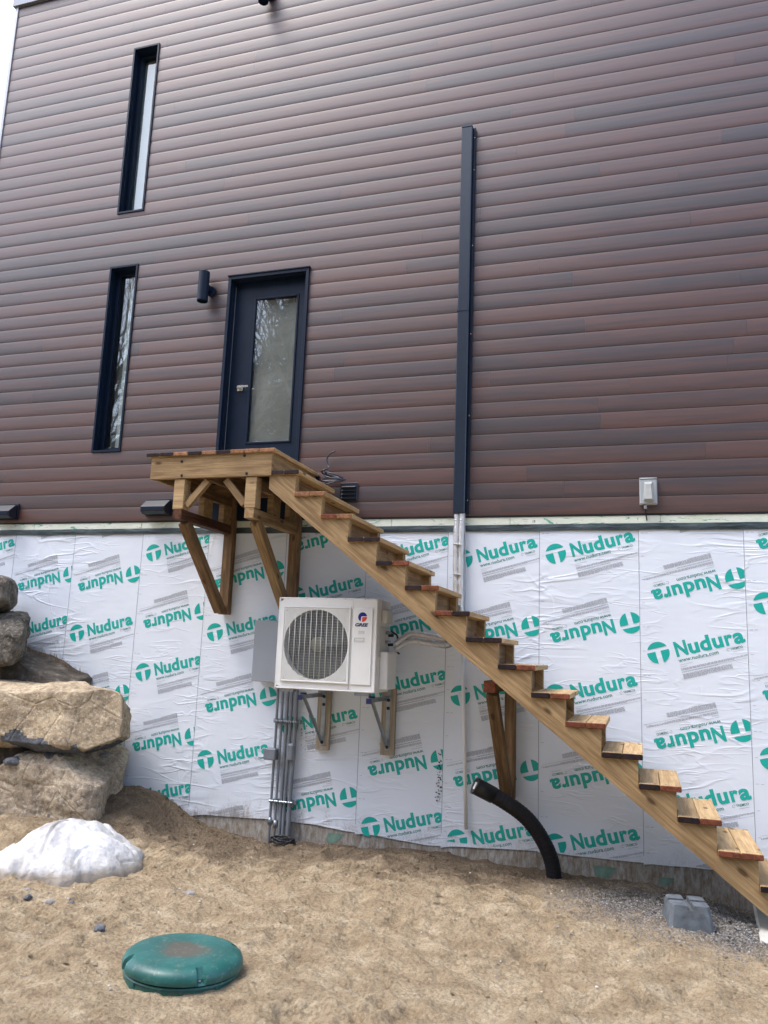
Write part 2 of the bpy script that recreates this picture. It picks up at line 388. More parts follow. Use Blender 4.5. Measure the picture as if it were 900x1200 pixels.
def box(name, x0, x1, y0, y1, z0, z1, m, parent=None, bev=0.003, smooth=False):
    bm = bmesh.new(); c = Vector(((x0+x1)/2, (y0+y1)/2, (z0+z1)/2))
    bbox(bm, x0-c.x, x1-c.x, y0-c.y, y1-c.y, z0-c.z, z1-c.z, bev)
    return add(name, bm_mesh(bm), m, parent, Matrix.Translation(c))
def beam(name, p0, p1, wd, ht, m, parent=None, up=(0, 0, 1), bev=.003, ends=None):
    """lumber with local X along its length, width wd (local Y), height ht (local Z)"""
    p0 = Vector(p0); p1 = Vector(p1); x = (p1-p0); ln = x.length; x.normalize(); up = Vector(up)
    y = up.cross(x).normalized(); z = x.cross(y)
    Mw = Matrix((x, y, z)).transposed().to_4x4(); Mw.translation = (p0+p1)/2
    bm = bmesh.new(); bbox(bm, -ln/2, ln/2, -wd/2, wd/2, -ht/2, ht/2, bev)
    if ends:
        bm.normal_update()
        for f in bm.faces:
            if f.normal.x < -.6: f.material_index = 1
        m = [m, ends]
    return add(name, bm_mesh(bm), m, parent, Mw)
def lathe(prof, n=48, bm=None):
    bm = bm or bmesh.new(); rings = []
    for r, z in prof:
        rings.append([bm.verts.new((r*math.cos(2*math.pi*i/n), r*math.sin(2*math.pi*i/n), z)) for i in range(n)] if r > 1e-6 else [bm.verts.new((0, 0, z))])
    for a, b in zip(rings, rings[1:]):
        for i in range(n):
            j = (i+1) % n
            if len(a) == 1 and len(b) == 1: continue
            if len(a) == 1: bm.faces.new((a[0], b[i], b[j]))
            elif len(b) == 1: bm.faces.new((a[i], a[j], b[0]))
            else: bm.faces.new((a[i], a[j], b[j], b[i]))
    bmesh.ops.recalc_face_normals(bm, faces=bm.faces); return bm
def smooth_path(pts, n=8):
    P = [Vector(p) for p in pts]; P = [P[0]*2-P[1]]+P+[P[-1]*2-P[-2]]; o = []
    for i in range(1, len(P)-2):
        for k in range(n):
            t = k/n; a, b, c, d = P[i-1], P[i], P[i+1], P[i+2]
            o.append(.5*((2*b)+(c-a)*t+(2*a-5*b+4*c-d)*t*t+(3*b-a-3*c+d)*t**3))
    o.append(P[-2]); return o
def tube(path, r, n=12, bm=None, rfun=None, cap=True):
    bm = bm or bmesh.new(); rings = []; up = None
    for i, p in enumerate(path):
        t = (path[min(i+1, len(path)-1)]-path[max(i-1, 0)]).normalized()
        if up is None: up = t.orthogonal().normalized()
        else: up = (up-t*up.dot(t)).normalized()
        s = t.cross(up); rr = rfun(i) if rfun else r
        rings.append([bm.verts.new(p+(up*math.cos(2*math.pi*k/n)+s*math.sin(2*math.pi*k/n))*rr) for k in range(n)])
    for a, b in zip(rings, rings[1:]):
        for k in range(n): bm.faces.new((a[k], a[(k+1) % n], b[(k+1) % n], b[k]))
    if cap: bm.faces.new(rings[0][::-1]); bm.faces.new(rings[-1])
    bmesh.ops.recalc_face_normals(bm, faces=bm.faces)
    return bm
def tube_obj(name, path, r, m, parent=None, n=12, rfun=None, smooth_n=8):
    P = [Vector(p) for p in path]
    if smooth_n: P = smooth_path(P, smooth_n)
    c = P[0].copy(); P = [p-c for p in P]
    o = add(name, bm_mesh(tube(P, r, n, rfun=rfun)), m, parent, Matrix.Translation(c), smooth=True); return o
def cyl(name, p0, p1, r, m, parent=None, n=20):
    p0 = Vector(p0); p1 = Vector(p1); return tube_obj(name, [p0, p1], r, m, parent, n, smooth_n=0)
def text_mesh(txt, size=1., offset=0., shear=0., space=1.):
    cu = bpy.data.curves.new('t', 'FONT'); cu.body = txt; cu.size = size; cu.offset = offset; cu.shear = shear; cu.space_character = space
    cu.resolution_u = 3; o = bpy.data.objects.new('t', cu); col.objects.link(o)
    dg = bpy.context.evaluated_depsgraph_get(); me = bpy.data.meshes.new_from_object(o.evaluated_get(dg))
    bpy.data.objects.remove(o); bpy.data.curves.remove(cu)
    me.materials.clear()
    xs = [v.co for v in me.vertices]; x0 = min(c.x for c in xs); x1 = max(c.x for c in xs)
    return me, x0, x1

# ================================================================== LARGE STRUCTURE
Z0 = 2.96                       # bottom of the siding
ZT = Z0+6.70                    # top of the wall
XL, XR = -7.46, 3.4
DOOR = (-4.105, -3.185, 3.40, 5.575)
WINS = [(-5.605, -5.285, 6.54, 8.65), (-5.62, -5.285, 3.735, 5.86)]
house = empty('house', (-2, 0, 0), 'house wall in dark wood-look siding above a white membrane-covered basement', 'house')
holes = [DOOR]+WINS
pitch = .1524
# siding boards ------------------------------------------------------
def board(x0, x1, z0, z1, k):
    """a run of one board with its grooves, cut round the openings"""
    segs = []
    xs = sorted({x0, x1} | {c for h in holes for c in h[:2] if x0 < c < x1 and h[2] < z1 and h[3] > z0})
    bm = bmesh.new(); c = Vector(((x0+x1)/2, 0, (z0+z1)/2)); ok = False
    # profile (y, z) : bottom lip back, bevel out, slope up, bevel in
    prof = [(-.0110, 0), (-.0190, .0022), (-.0206, .010), (-.0217, .042), (-.0220, .072), (-.0216, .100), (-.0206, .128), (-.0197, .1475), (-.0192, .1508)]
    def yat(z):
        for (ya, za), (yb, zb) in zip(prof, prof[1:]):
            if za <= z <= zb: return ya+(yb-ya)*(z-za)/max(zb-za, 1e-6)
        return prof[-1][0]
    for a, b in zip(xs, xs[1:]):
        mid = (a+b)/2; zr = [(z0, z1)]
        for h in holes:
            if h[0] < mid < h[1]:
                nz = []
                for (p, q) in zr:
                    if h[2] >= q or h[3] <= p: nz.append((p, q)); continue
                    if h[2]-p > .01: nz.append((p, h[2]))
                    if q-h[3] > .01: nz.append((h[3], q))
                zr = nz
        for (p, q) in zr:
            P = [(y, z) for y, z in prof if p-z0-1e-6 <= z <= q-z0+1e-6]
            if p > z0+1e-6: P = [(yat(p-z0), p-z0)]+P
            if q < z0+.149: P = P+[(yat(q-z0), q-z0)]
            P = [(-.002, P[0][1])]+P+[(-.002, P[-1][1])]
            va = [bm.verts.new((a-c.x, y, z+z0-c.z)) for y, z in P]; vb = [bm.verts.new((b-c.x, y, z+z0-c.z)) for y, z in P]
            for i in range(len(P)-1): bm.faces.new((va[i], va[i+1], vb[i+1], vb[i]))
            bm.faces.new(va); bm.faces.new(vb[::-1]); ok = True
    if not ok: bm.free(); return
    bmesh.ops.recalc_face_normals(bm, faces=bm.faces)
    add('siding_board', bm_mesh(bm), MT['siding'], house, Matrix.Translation(c), smooth=True).data.set_sharp_from_angle(angle=R(40))
joints = {7: [-.05], 8: [-1.3, .75], 9: [.80], 10: [-2.75], 5: [-.3], 3: [.55], 2: [-.95]}
for k in range(44):
    z = Z0+k*pitch; x = XL-random.uniform(0, 3.2); cuts = []
    if k in joints:
        js = joints[k]; x0 = js[0]; cuts = sorted(js+[x0-3.66, x0+3.66])
        if x0-3.66 > XL+.2: cuts = sorted(cuts+[x0-7.32])
    else:
        while x < XR: x += 3.66; cuts.append(x)
    cuts = [XL]+[c for c in cuts if XL+.15 < c < XR-.15]+[XR]
    for h in holes:
        if h[2] <= z and h[3] >= z+pitch:
            cuts = sorted([c for c in cuts if not h[0] <= c <= h[1]]+[h[0], h[1]])
    full = [h for h in holes if h[2] <= z and h[3] >= z+pitch]
    for a, b in zip(cuts, cuts[1:]):
      if not any(h[0] <= (a+b)/2 <= h[1] for h in full): board(a+.0006, b-.0006, z, min(z+pitch-.0010, ZT), k)
# sheathing behind the siding (dark), with real openings
bm = bmesh.new()
def slabs(bm, x0, x1, z0, z1, y0, y1, hs):
    xs = sorted({x0, x1} | {c for h in hs for c in h[:2]})
    for a, b in zip(xs, xs[1:]):
        m_ = (a+b)/2; zr = [z0]
        for h in sorted([h for h in hs if h[0] < m_ < h[1]], key=lambda h: h[2]): zr += [h[2], h[3]]
        zr.append(z1)
        for p, q in zip(zr[::2], zr[1::2]):
            if q-p > .001: bbox(bm, a, b, y0, y1, p, q)
slabs(bm, XL, XR, Z0, ZT, 0, .03, holes)
add('wall', bm_mesh(bm), MT['black'], house)
bm = bmesh.new(); bbox(bm, XL, XR, .45, 8, Z0, ZT); add('interior_core', bm_mesh(bm), MT['interior_dim'], house)
bm = bmesh.new()
bbox(bm, XL, XL+.02, .03, .45, Z0, ZT); bbox(bm, XR-.02, XR, .03, .45, Z0, ZT); add('side_wall', bm_mesh(bm), MT['siding'], house)
box('corner_trim', XL-.028, XL+.012, -.034, .06, Z0-.01, ZT, MT['corner_trim'], house, .002)
box('roof_edge', XL-.06, XR, -.06, .5, ZT+.001, ZT+.22, MT['fascia_grey'], house, .004)
box('starter_strip', XL, XR, -.020, -.0005, Z0-.012, Z0-.0005, MT['black'], house, 0)
# windows --------------------------------------------------------------
def window(h, curtain):
    x0, x1, z0, z1 = h; d = .10; tw = .016; zc = (z0+z1)/2
    c = Vector(((x0+x1)/2, 0, zc))
    bm = bmesh.new()
    for (a, b, p, q) in ((x0-tw, x0+.006, z0-tw, z1+tw), (x1-.006, x1+tw, z0-tw, z1+tw), (x0+.006, x1-.006, z1-.006, z1+tw), (x0+.006, x1-.006, z0-tw, z0+.006)):
        bbox(bm, a-c.x, b-c.x, -.034, .0, p-zc, q-zc, .001)
    wroot = add('window', bm_mesh(bm), MT['trim'], house, Matrix.Translation(c))
    bm = bmesh.new()   # reveal lining
    for (a, b, p, q) in ((x0, x0+.012, z0, z1), (x1-.012, x1, z0, z1), (x0+.012, x1-.012, z1-.012, z1), (x0+.012, x1-.012, z0, z0+.012)):
        bbox(bm, a-c.x, b-c.x, .0005, d, p-zc, q-zc)
    add('reveal', bm_mesh(bm), MT['trim'], wroot, Matrix.Translation(c))
    bm = bmesh.new(); f = .042
    for (a, b, p, q) in ((x0+.012, x0+.012+f, z0+.012, z1-.012), (x1-.012-f, x1-.012, z0+.012, z1-.012), (x0+.012+f, x1-.012-f, z1-.012-f, z1-.012), (x0+.012+f, x1-.012-f, z0+.012, z0+.012+f)):
        bbox(bm, a-c.x, b-c.x, d-.03, d+.03, p-zc, q-zc, .003)
    add('frame', bm_mesh(bm), MT['trim'], wroot, Matrix.Translation(c))
    box('pane', x0+.05, x1-.05, d, d+.006, z0+.05, z1-.05, MT['glass'], wroot, 0)
    return wroot, c, d
w1, c1, d = window(WINS[0], 1)
box('blind', -5.58, -5.30, .17, .18, 6.57, 8.62, MT['interior'], w1, 0)
w2, c2, d = window(WINS[1], 1)
box('curtain', -5.475, -5.425, .15, .17, 3.76, 5.84, MT['interior'], w2, .002)
box('room_backing', -5.60, -5.30, .24, .25, 3.75, 5.84, MT['rock_grey'] and MT['interior_dim'], w2, 0)
# door --------------------------------------------------------------
x0, x1, z0, z1 = DOOR
bm = bmesh.new(); dc = Vector((-3.645, 0, 4.5))
tw = .03
for (a, b, p, q) in ((x0-.004, x0+tw, z0, z1+.004), (x1-tw, x1+.004, z0, z1+.004), (x0+tw, x1-tw, z1-tw, z1+.004)):
    bbox(bm, a-dc.x, b-dc.x, -.045, .004, p-dc.z, q-dc.z, .002)
bbox(bm, x0-.012-dc.x, x1+.012-dc.x, -.055, .0, z1+.006-dc.z, z1+.018-dc.z, .001)
for (a, b, p, q) in ((x0+.006, x0+tw+.004, z0, z1-.006), (x1-tw-.004, x1-.006, z0, z1-.006), (x0+tw+.004, x1-tw-.004, z1-tw-.004, z1-.006)):
    bbox(bm, a-dc.x, b-dc.x, .006, .15, p-dc.z, q-dc.z, .002)
door = add('door', bm_mesh(bm), MT['trim'], house, Matrix.Translation(dc))
sx0, sx1, sz0, sz1 = x0+tw+.006, x1-tw-.006, 3.50, z1-tw-.006
gx0, gx1, gz0, gz1 = -3.815, -3.345, 3.78, 5.335
bm = bmesh.new()
slabs(bm, sx0-dc.x, sx1-dc.x, sz0-dc.z, sz1-dc.z, .065, .11, [(gx0-dc.x, gx1-dc.x, gz0-dc.z, gz1-dc.z)])
slab_o = add('door_leaf', bm_mesh(bm), MT['trim'], door, Matrix.Translation(dc))
bm = bmesh.new(); f = .022
for (a, b, p, q) in ((gx0-f, gx0, gz0-f, gz1+f), (gx1, gx1+f, gz0-f, gz1+f), (gx0, gx1, gz1, gz1+f), (gx0, gx1, gz0-f, gz0)):
    bbox(bm, a-dc.x, b-dc.x, .056, .075, p-dc.z, q-dc.z, .004)
add('glass_moulding', bm_mesh(bm), MT['trim'], door, Matrix.Translation(dc))
box('pane', gx0, gx1, .074, .08, gz0, gz1, MT['glass'], door, 0)
box('privacy_film', gx0-.01, gx1+.01, .112, .116, gz0-.01, gz1+.01, MT['interior_dim'], door, 0)
box('threshold', x0, x1, -.055, .16, 3.44, 3.498, MT['trim'], door, .003)
bm = bmesh.new()
bbox(bm, -.032, .032, -.012, .0, -.032, .032, .003)
bbox(bm, -.012, .012, -.045, -.012, -.012, .012, .002); bbox(bm, -.012, .115, -.058, -.043, -.010, .010, .003)
add('handle', bm_mesh(bm), MT['brass'], door, Matrix.Translation((-3.935, .063, 4.365)))
box('hinge_seam', sx0+.0, sx0+.006, .058, .064, 3.5, 5.5, MT['fascia_grey'], door, 0)
box('dark_panel', -4.11, -2.95, -.0405, -.026, 2.955, 3.38, MT['trim'], house, .002)  # dark flat panel on the wall below the landing

# foundation, membrane --------------------------------------------------------------
bm = bmesh.new(); bbox(bm, XL, XR, .004, .4, -.8, Z0-.013)
add('foundation_wall', bm_mesh(bm), MT['foundation'], house)
bm = bmesh.new()
x = XL
while x < XR:
    ln = random.uniform(1.1, 1.4); e = min(x+ln, XR); dz = random.uniform(-.004, .004)
    bbox(bm, x, e-.003, -.014+random.uniform(-.001, .001), -.001, Z0-.085+dz, Z0-.014, .002); x = e
add('foam_strip', bm_mesh(bm), MT['foam'], house)
x = XL
while x < XR:
    ln = random.uniform(.9, 1.9); e = min(x+ln, XR); dz = random.uniform(-.004, .003)
    bm = bmesh.new(); nn = 12
    top = []; bot = []
    for i in range(nn+1):
        xx = x+(e+.01-x)*i/nn
        top.append(Z0-.078+dz+.004*noise.noise((xx*3, 1, 0))); bot.append(Z0-.138+dz+.007*noise.noise((xx*3, 5, 0)))
    fr = [[bm.verts.new((x+(e+.01-x)*i/nn, y, zz)) for y, zz in ((-.0, top[i]), (-.019, top[i]-.002), (-.021, (top[i]+bot[i])/2), (-.0175, bot[i]), (-.0, bot[i]))] for i in range(nn+1)]
    for i in range(nn):
        for j in range(4): bm.faces.new((fr[i][j], fr[i+1][j], fr[i+1][j+1], fr[i][j+1]))
    bmesh.ops.recalc_face_normals(bm, faces=bm.faces)
    add('flashing_tape', bm_mesh(bm), MT['tape'], house); x = e

# prints: built once, in the frame of the round emblem (u along the lettering, rotated 15 degrees)
ANG = R(15)
def emblem_bm():
    bm = bmesh.new(); r = .088
    def poly(fn, n=28):
        pts = fn(); vs = [bm.verts.new((x, 0, z)) for x, z in pts]; bm.faces.new(vs)
    v0, v1, s = .012, .040, .021
    def arc(a0, a1, n=16): return [(r*math.cos(a0+(a1-a0)*i/n), r*math.sin(a0+(a1-a0)*i/n)) for i in range(n+1)]
    a = math.asin(v1/r); poly(lambda: arc(a, math.pi-a))
    b = math.asin(v0/r); c = math.acos(s/r)
    poly(lambda: [(s, v0)]+[(s, -r*math.sin(c))]+arc(-c, b)[0:])
    poly(lambda: [(-s, v0)]+arc(math.pi-b, math.pi+c)+[(-s, -r*math.sin(c))])
    bmesh.ops.remove_doubles(bm, verts=bm.verts, dist=1e-5)
    return bm
def text_bm(bm, txt, u, v, width, height, offset=0, m_=0, shear=0):
    me, a, b = text_mesh(txt, 1., offset, shear)
    sx = width/(b-a); sz = height/.73
    t = bmesh.new(); t.from_mesh(me); bpy.data.meshes.remove(me)
    for q in t.verts: q.co = Vector((u+(q.co.x-a)*sx, 0, v+q.co.y*sz))
    tm = bpy.data.meshes.new('x'); t.to_mesh(tm); t.free(); bm.from_mesh(tm); bpy.data.meshes.remove(tm); return bm
P_emb = bm_mesh(emblem_bm(), 'emblem')
tb = bmesh.new()
for ch_, f0, f1 in (('N', 0, .172), ('u', .19, .338), ('d', .352, .505), ('u', .532, .676), ('r', .705, .815), ('a', .822, .975)):
    text_bm(tb, ch_, .133+.555*f0, -.061, .555*(f1-f0), .119, .036)
P_big = bm_mesh(tb, 'big')
P_url = bm_mesh(text_bm(bmesh.new(), 'www.nudura.com', .135, -.111, .315, .031, .012), 'url')
P_trem = bm_mesh(text_bm(bmesh.new(), '\u21BB TREMCO' if False else 'TREMCO', .545, -.105, .095, .019, .014), 'trem')
fb = bmesh.new()
def hb(u0, u1, v, h):
    vs = [fb.verts.new(p) for p in ((u0, 0, v), (u1, 0, v), (u1, 0, v+h), (u0, 0, v+h))]; fb.faces.new(vs)
rr = random.Random(3)
hb(.135, .235, -.134, .0022); hb(.135, .19, -.150, .0022); hb(.56, .64, -.122, .0022)
# ring mark before the small name
for i in range(10):
    a0 = 2*math.pi*i/12; a1 = 2*math.pi*(i+1)/12
    vs = [fb.verts.new((.527+rad*math.cos(a), 0, -.096+rad*math.sin(a))) for a, rad in ((a0, .012), (a1, .012), (a1, .009), (a0, .009))]; fb.faces.new(vs)
def para(v, rows, u0, u1, step=.0062):
    for i in range(rows):
        u = u0
        end = u1 if i < rows-1 else u0+(u1-u0)*rr.uniform(.2, .8)
        while u < end:
            wd = rr.uniform(.008, .03); hb(u, min(u+wd, end), v-i*step, .0034); u += wd+.004
para(-.166, 3, .135, .70); para(-.196, 1, .135, .50); para(-.212, 7, .135, .52)
hb(.135, .70, -.190, .0016)
P_fine = bm_mesh(fb, 'fine')
sheets = [(-7.34, -.36), (-6.52, -1.18), (-5.74, -1.173), (-4.90, -.331), (-4.125, -1.118), (-3.27, -.75), (-2.44, -.364),
          (-1.658, -.392), (-.835, -.342), (-.003, -1.165), (.817, -.743), (1.64, -.9), (2.46, -.3)]
def bottom_z(x):
    return float(np.interp(x, [-8, -5, -4.2, -3.95, -3.1, -2.45, -1.8, -.9, 0, .6, 3.4], [.05, .06, .10, .135, .165, .13, .09, .14, .14, .15, .15]))
SW = .905
def syy(s): return -.0085+.0065*s/SW
for i, (Lx, ph) in enumerate(sheets):
    c = Vector((Lx, 0, 1.4)); bm = bmesh.new(); ns, nz = 14, 40; g = []
    for a in range(ns+1):
        s = SW*a/ns; row = []
        zb = bottom_z(Lx+s)+.012*noise.noise((Lx+s*4, i, 0))
        if s < .05: zb -= .01
        for b in range(nz+1):
            z = zb+(Z0-.10-zb)*b/nz
            yy = syy(s)+.0012*noise.noise((s*6+i*9, z*5, 1))-(.0015*max(0, 1-b/1.5))*(1+noise.noise((s*9, i, 4)))
            row.append(bm.verts.new((s, yy, z-c.z)))
        g.append(row)
    for a in range(ns):
        for b in range(nz): bm.faces.new((g[a][b], g[a+1][b], g[a+1][b+1], g[a][b+1]))
    # turned thickness at left and bottom edges
    for b in range(nz):
        v0 = g[0][b]; v1 = g[0][b+1]
        q0 = bm.verts.new(v0.co+Vector((0, .006, 0))); q1 = bm.verts.new(v1.co+Vector((0, .006, 0))); bm.faces.new((v0, v1, q1, q0))
    bmesh.ops.recalc_face_normals(bm, faces=bm.faces)
    sh = add('membrane_sheet', bm_mesh(bm), MT['membrane'], house, Matrix.Translation(c), smooth=False)
    tilt = Matrix.Rotation(math.atan(.0065/SW), 4, 'Z')
    for inv in (0, 1):
        for k in range(-3, 4):
            ez = ph+1.205*k+(.622 if inv else 0)
            if not (-3.0 < ez < .26): continue
            s0 = .76 if inv else .143
            if ez > .15 and not inv: continue
            ex, ezw = Lx+s0, Z0+ez
            Mloc = Matrix.Translation((ex, syy(s0)-.0022, ezw)) @ tilt @ Matrix.Rotation(-ANG+(math.pi if inv else 0), 4, 'Y')
            for nm, src, mt in (('printed_emblem', P_emb, 'print'), ('printed_name', P_big, 'print'), ('printed_address', P_url, 'print_teal_dark'), ('printed_company', P_trem, 'print_teal_dark'), ('fine_print', P_fine, 'print_grey')):
                b2 = bmesh.new(); b2.from_mesh(src)
                b2.transform(Mloc)
                geom = b2.verts[:]+b2.edges[:]+b2.faces[:]
                bmesh.ops.bisect_plane(b2, geom=geom, plane_co=(Lx+SW-.004, 0, 0), plane_no=(1, 0, 0), clear_outer=True)
                geom = b2.verts[:]+b2.edges[:]+b2.faces[:]
                bmesh.ops.bisect_plane(b2, geom=geom, plane_co=(Lx+.002, 0, 0), plane_no=(-1, 0, 0), clear_outer=True)
                geom = b2.verts[:]+b2.edges[:]+b2.faces[:]
                xm = ex+(.4 if not inv else -.4)
                bmesh.ops.bisect_plane(b2, geom=geom, plane_co=(0, 0, bottom_z(xm)+.012), plane_no=(0, 0, -1), clear_outer=True)
                geom = b2.verts[:]+b2.edges[:]+b2.faces[:]
                bmesh.ops.bisect_plane(b2, geom=geom, plane_co=(0, 0, Z0-.09), plane_no=(0, 0, 1), clear_outer=True)
                if len(b2.faces) == 0: b2.free(); continue
                cc = Vector((ex, 0, ezw))
                b2.transform(Matrix.Translation(-cc))
                add(nm, bm_mesh(b2), MT[mt], sh, Matrix.Translation(cc))
MT['seam'] = simple('seam_edge_grey', (.22, .24, .27), .6, 0, .3, .1)  # grey of the adhesive sheet edges, margin ticks and marker strokes
for sh in [o for o in col.objects if o.name.startswith('membrane_sheet')]:
    Lx = sh.location.x+WM[house].translation.x; bm = bmesh.new(); z = .22
    def q4(a, b, p, q, y):
        vs = [bm.verts.new(t) for t in ((a, y, p), (b, y, p), (b, y, q), (a, y, q))]; bm.faces.new(vs)
    zz = .2
    while zz < Z0-.2: q4(.0005, .0042, zz-1.4, zz+.3-1.4, syy(0)-.0021); zz += .3
    j = 0
    while z < Z0-.16:
        q4(.022, .045, z-1.4, z+.0022-1.4, syy(.03)-.0022)
        if j % 2: q4(.058, .082, z-1.4, z+.0022-1.4, syy(.07)-.0022)
        z += .198; j += 1
    if not len(bm.faces): continue
    o = add('margin_print', bm_mesh(bm), MT['seam'], sh, Matrix.Translation((Lx, 0, 1.4)))
# marker scrawl by the conduits and dark smears left of the drain pipe
rs = random.Random(12); bm = bmesh.new()
for cxx in (-3.0, -2.955, -2.885):
    z = 1.06
    while z > .80:
        h_ = rs.uniform(.008, .022); x_ = cxx+rs.uniform(-.006, .006)
        vs = [bm.verts.new(t) for t in ((x_, 0, z), (x_+.003, 0, z), (x_+.003+rs.uniform(-.012, .012), 0, z-h_), (x_+rs.uniform(-.012, .008), 0, z-h_))]; bm.faces.new(vs); z -= h_+rs.uniform(.004, .02)
add('marker_scrawl', bm_mesh(bm), MT['seam'], house, Matrix.Translation((0, -.0095, 0)))
bm = bmesh.new()
for i in range(60):
    z = rs.uniform(.45, .86); x_ = -1.69+rs.gauss(0, .014); w_ = rs.uniform(.003, .016); h_ = rs.uniform(.003, .014)
    vs = [bm.verts.new(t) for t in ((x_, 0, z), (x_+w_, 0, z+h_*rs.uniform(-1, 1)), (x_+w_*.7, 0, z+h_), (x_-w_*.2, 0, z+h_*.8))]; bm.faces.new(vs)
add('tar_smear', bm_mesh(bm), MT['black'], house, Matrix.Translation((0, -.0105, 0)))
# torn fragments of print on the lower course, half hidden by mud
for (px, pz, rot, rd) in ((-2.62, .10, 2.5, .085), (-1.50, .03, .4, .07), (-.30, .08, 2.9, .085), (.17, .05, .5, .06)):
    bm = bmesh.new(); n_ = 9
    vs = [bm.verts.new((rd*math.cos(rot+a*math.pi/n_)*(1+.15*random.random()), 0, -abs(rd*math.sin(a*math.pi/n_))*1.1)) for a in range(n_+1)]
    bm.faces.new(vs); bmesh.ops.recalc_face_normals(bm, faces=bm.faces)
    add('print_fragment', bm_mesh(bm), MT['print_faded'], house, Matrix.Translation((px, .0015, pz)))

# ------------------------------------------------------------------ ground
def axis(dense0, dense1, st, lo, hi):
    a = list(np.arange(dense0, dense1, st)); s = st; x = dense1
    while x < hi: a.append(x); s *= 1.22; x += s
    a.append(hi); s = st; x = dense0; b = []
    while x > lo: x -= s; s *= 1.22; b.append(max(x, lo))
    return np.array(sorted(set(b))+a)
def vnoise(x, y, seed):
    xi = np.floor(x).astype(int); yi = np.floor(y).astype(int); fx = x-xi; fy = y-yi
    fx = fx*fx*(3-2*fx); fy = fy*fy*(3-2*fy)
    def h(a, b):
        q = np.sin(a*127.1+b*311.7+seed*74.7)*43758.5453; return q-np.floor(q)
    return (h(xi, yi)*(1-fx)*(1-fy)+h(xi+1, yi)*fx*(1-fy)+h(xi, yi+1)*(1-fx)*fy+h(xi+1, yi+1)*fx*fy)*2-1
def fbm(x, y, sc, oct_, seed, g=.5):
    o = 0; a = 1
    for i in range(oct_): o = o+a*vnoise(x*sc+i*17.3, y*sc+i*9.1, seed+i); sc *= 2.03; a *= g
    return o
dents = [(random.uniform(-4.6, 1.2), random.uniform(-4.3, -.3), random.uniform(.03, .12), random.uniform(.010, .032), random.uniform(0, 3.14)) for _ in range(380)]
feet = []
for (fx_, fy_, fa_, n_) in ((-1.6, -3.6, 1.9, 5), (.2, -2.6, 2.6, 5), (-2.9, -1.2, .3, 5), (-3.9, -3.3, .9, 4), (-.9, -1.6, 2.9, 4)):
    for q in range(n_): feet.append((fx_+math.cos(fa_)*.34*q-math.sin(fa_)*.08*(-1)**q, fy_+math.sin(fa_)*.34*q+math.cos(fa_)*.08*(-1)**q, fa_+.12*(-1)**q))
def gheight(X, Y):
    h = np.zeros_like(X)
    h = h+.33*1/(1+np.exp((X+4.18)*7))*np.exp(-((np.minimum(Y, 0)+.15)/1.0)**2)      # bank against the rocks
    h = h-.055*np.exp(-((X+3.25)/.35)**2-((Y+.0)/.35)**2)
    h = h+.035*np.exp(-((X+2.1)/.9)**2-((Y+.45)/.35)**2)
    h = h-.13*np.exp(-((X-.85)/.45)**2-((Y+.15)/.45)**2)                                # hollow under the stairs
    h = h+.05*np.exp(-((X+1.3)/1.6)**2-((Y+1.3)/.5)**2)
    h = h+.02*fbm(X, Y, 1.1, 3, 3)+.015*fbm(X, Y, 4.3, 4, 9, .62)
    rg = 1-np.abs(fbm(X*1.0+.2*Y, Y*1.5, 5.5, 3, 21, .55)); h = h+.009*rg
    for (cx, cy, r, d, a) in dents:
        sel = (np.abs(X-cx) < r*3.5) & (np.abs(Y-cy) < r*3.5)
        if not sel.any(): continue
        dx = X[sel]-cx; dy = Y[sel]-cy; u = dx*math.cos(a)+dy*math.sin(a); v = -dx*math.sin(a)+dy*math.cos(a)
        q = (u/(1.8*r))**2+(v/(r*.85))**2
        h[sel] += -d*np.exp(-q*1.6)+d*.45*np.exp(-(np.sqrt(q)-1.45)**2*5)
    for (cx, cy, a) in feet:
        sel = (np.abs(X-cx) < .3) & (np.abs(Y-cy) < .3)
        if not sel.any(): continue
        dx = X[sel]-cx; dy = Y[sel]-cy; u = dx*math.cos(a)+dy*math.sin(a); v = -dx*math.sin(a)+dy*math.cos(a)
        f1 = 1/(1+np.exp((np.hypot((u-.045)/.10, v/.048)-1)*14)); f2 = 1/(1+np.exp((np.hypot((u+.095)/.045, v/.036)-1)*12))
        rim = np.exp(-(np.hypot(u/.165, v/.065)-1.12)**2*40)
        h[sel] += -.020*np.maximum(f1, f2)*(1+.25*np.sign(np.sin(u*260)))+.009*rim
    lm = 1/(1+np.exp((np.hypot(X+2.345, Y+2.99)-.46)*22)); h = h*(1-lm)+lm*(.002+.006*fbm(X, Y, 9, 2, 5))
    far = np.clip((np.hypot(X+1.5, Y+2)-9)/30, 0, 1); h = h*(1-far)
    return h
gx = axis(-5.7, 1.7, .016, -400, 400); gy = axis(-4.7, .02, .016, -400, 12)
GX, GY = np.meshgrid(gx, gy); GH = gheight(GX, GY)
nn = .0070*fbm(GX, GY, 20, 3, 40, .65); GH = GH+np.where((GX > -6) & (GX < 2) & (GY > -5), nn, 0)
nx, ny = len(gx), len(gy)
vco = np.stack([GX, GY, GH], -1).reshape(-1, 3)
idx = (np.arange(ny-1)[:, None]*nx+np.arange(nx-1)[None, :]).reshape(-1)
quads = np.stack([idx, idx+1, idx+nx+1, idx+nx], -1)
me = bpy.data.meshes.new('ground'); me.vertices.add(len(vco)); me.vertices.foreach_set('co', vco.ravel())
me.loops.add(quads.size); me.loops.foreach_set('vertex_index', quads.ravel().astype(np.int32))
me.polygons.add(len(quads)); me.polygons.foreach_set('loop_start', np.arange(0, quads.size, 4, dtype=np.int32))
me.update(calc_edges=True); me.validate()
tag(add('ground', me, MT['ground'], None, smooth=True), kind='structure')
def gh(x, y): return float(gheight(np.array([[x]], float), np.array([[y]], float))[0, 0])

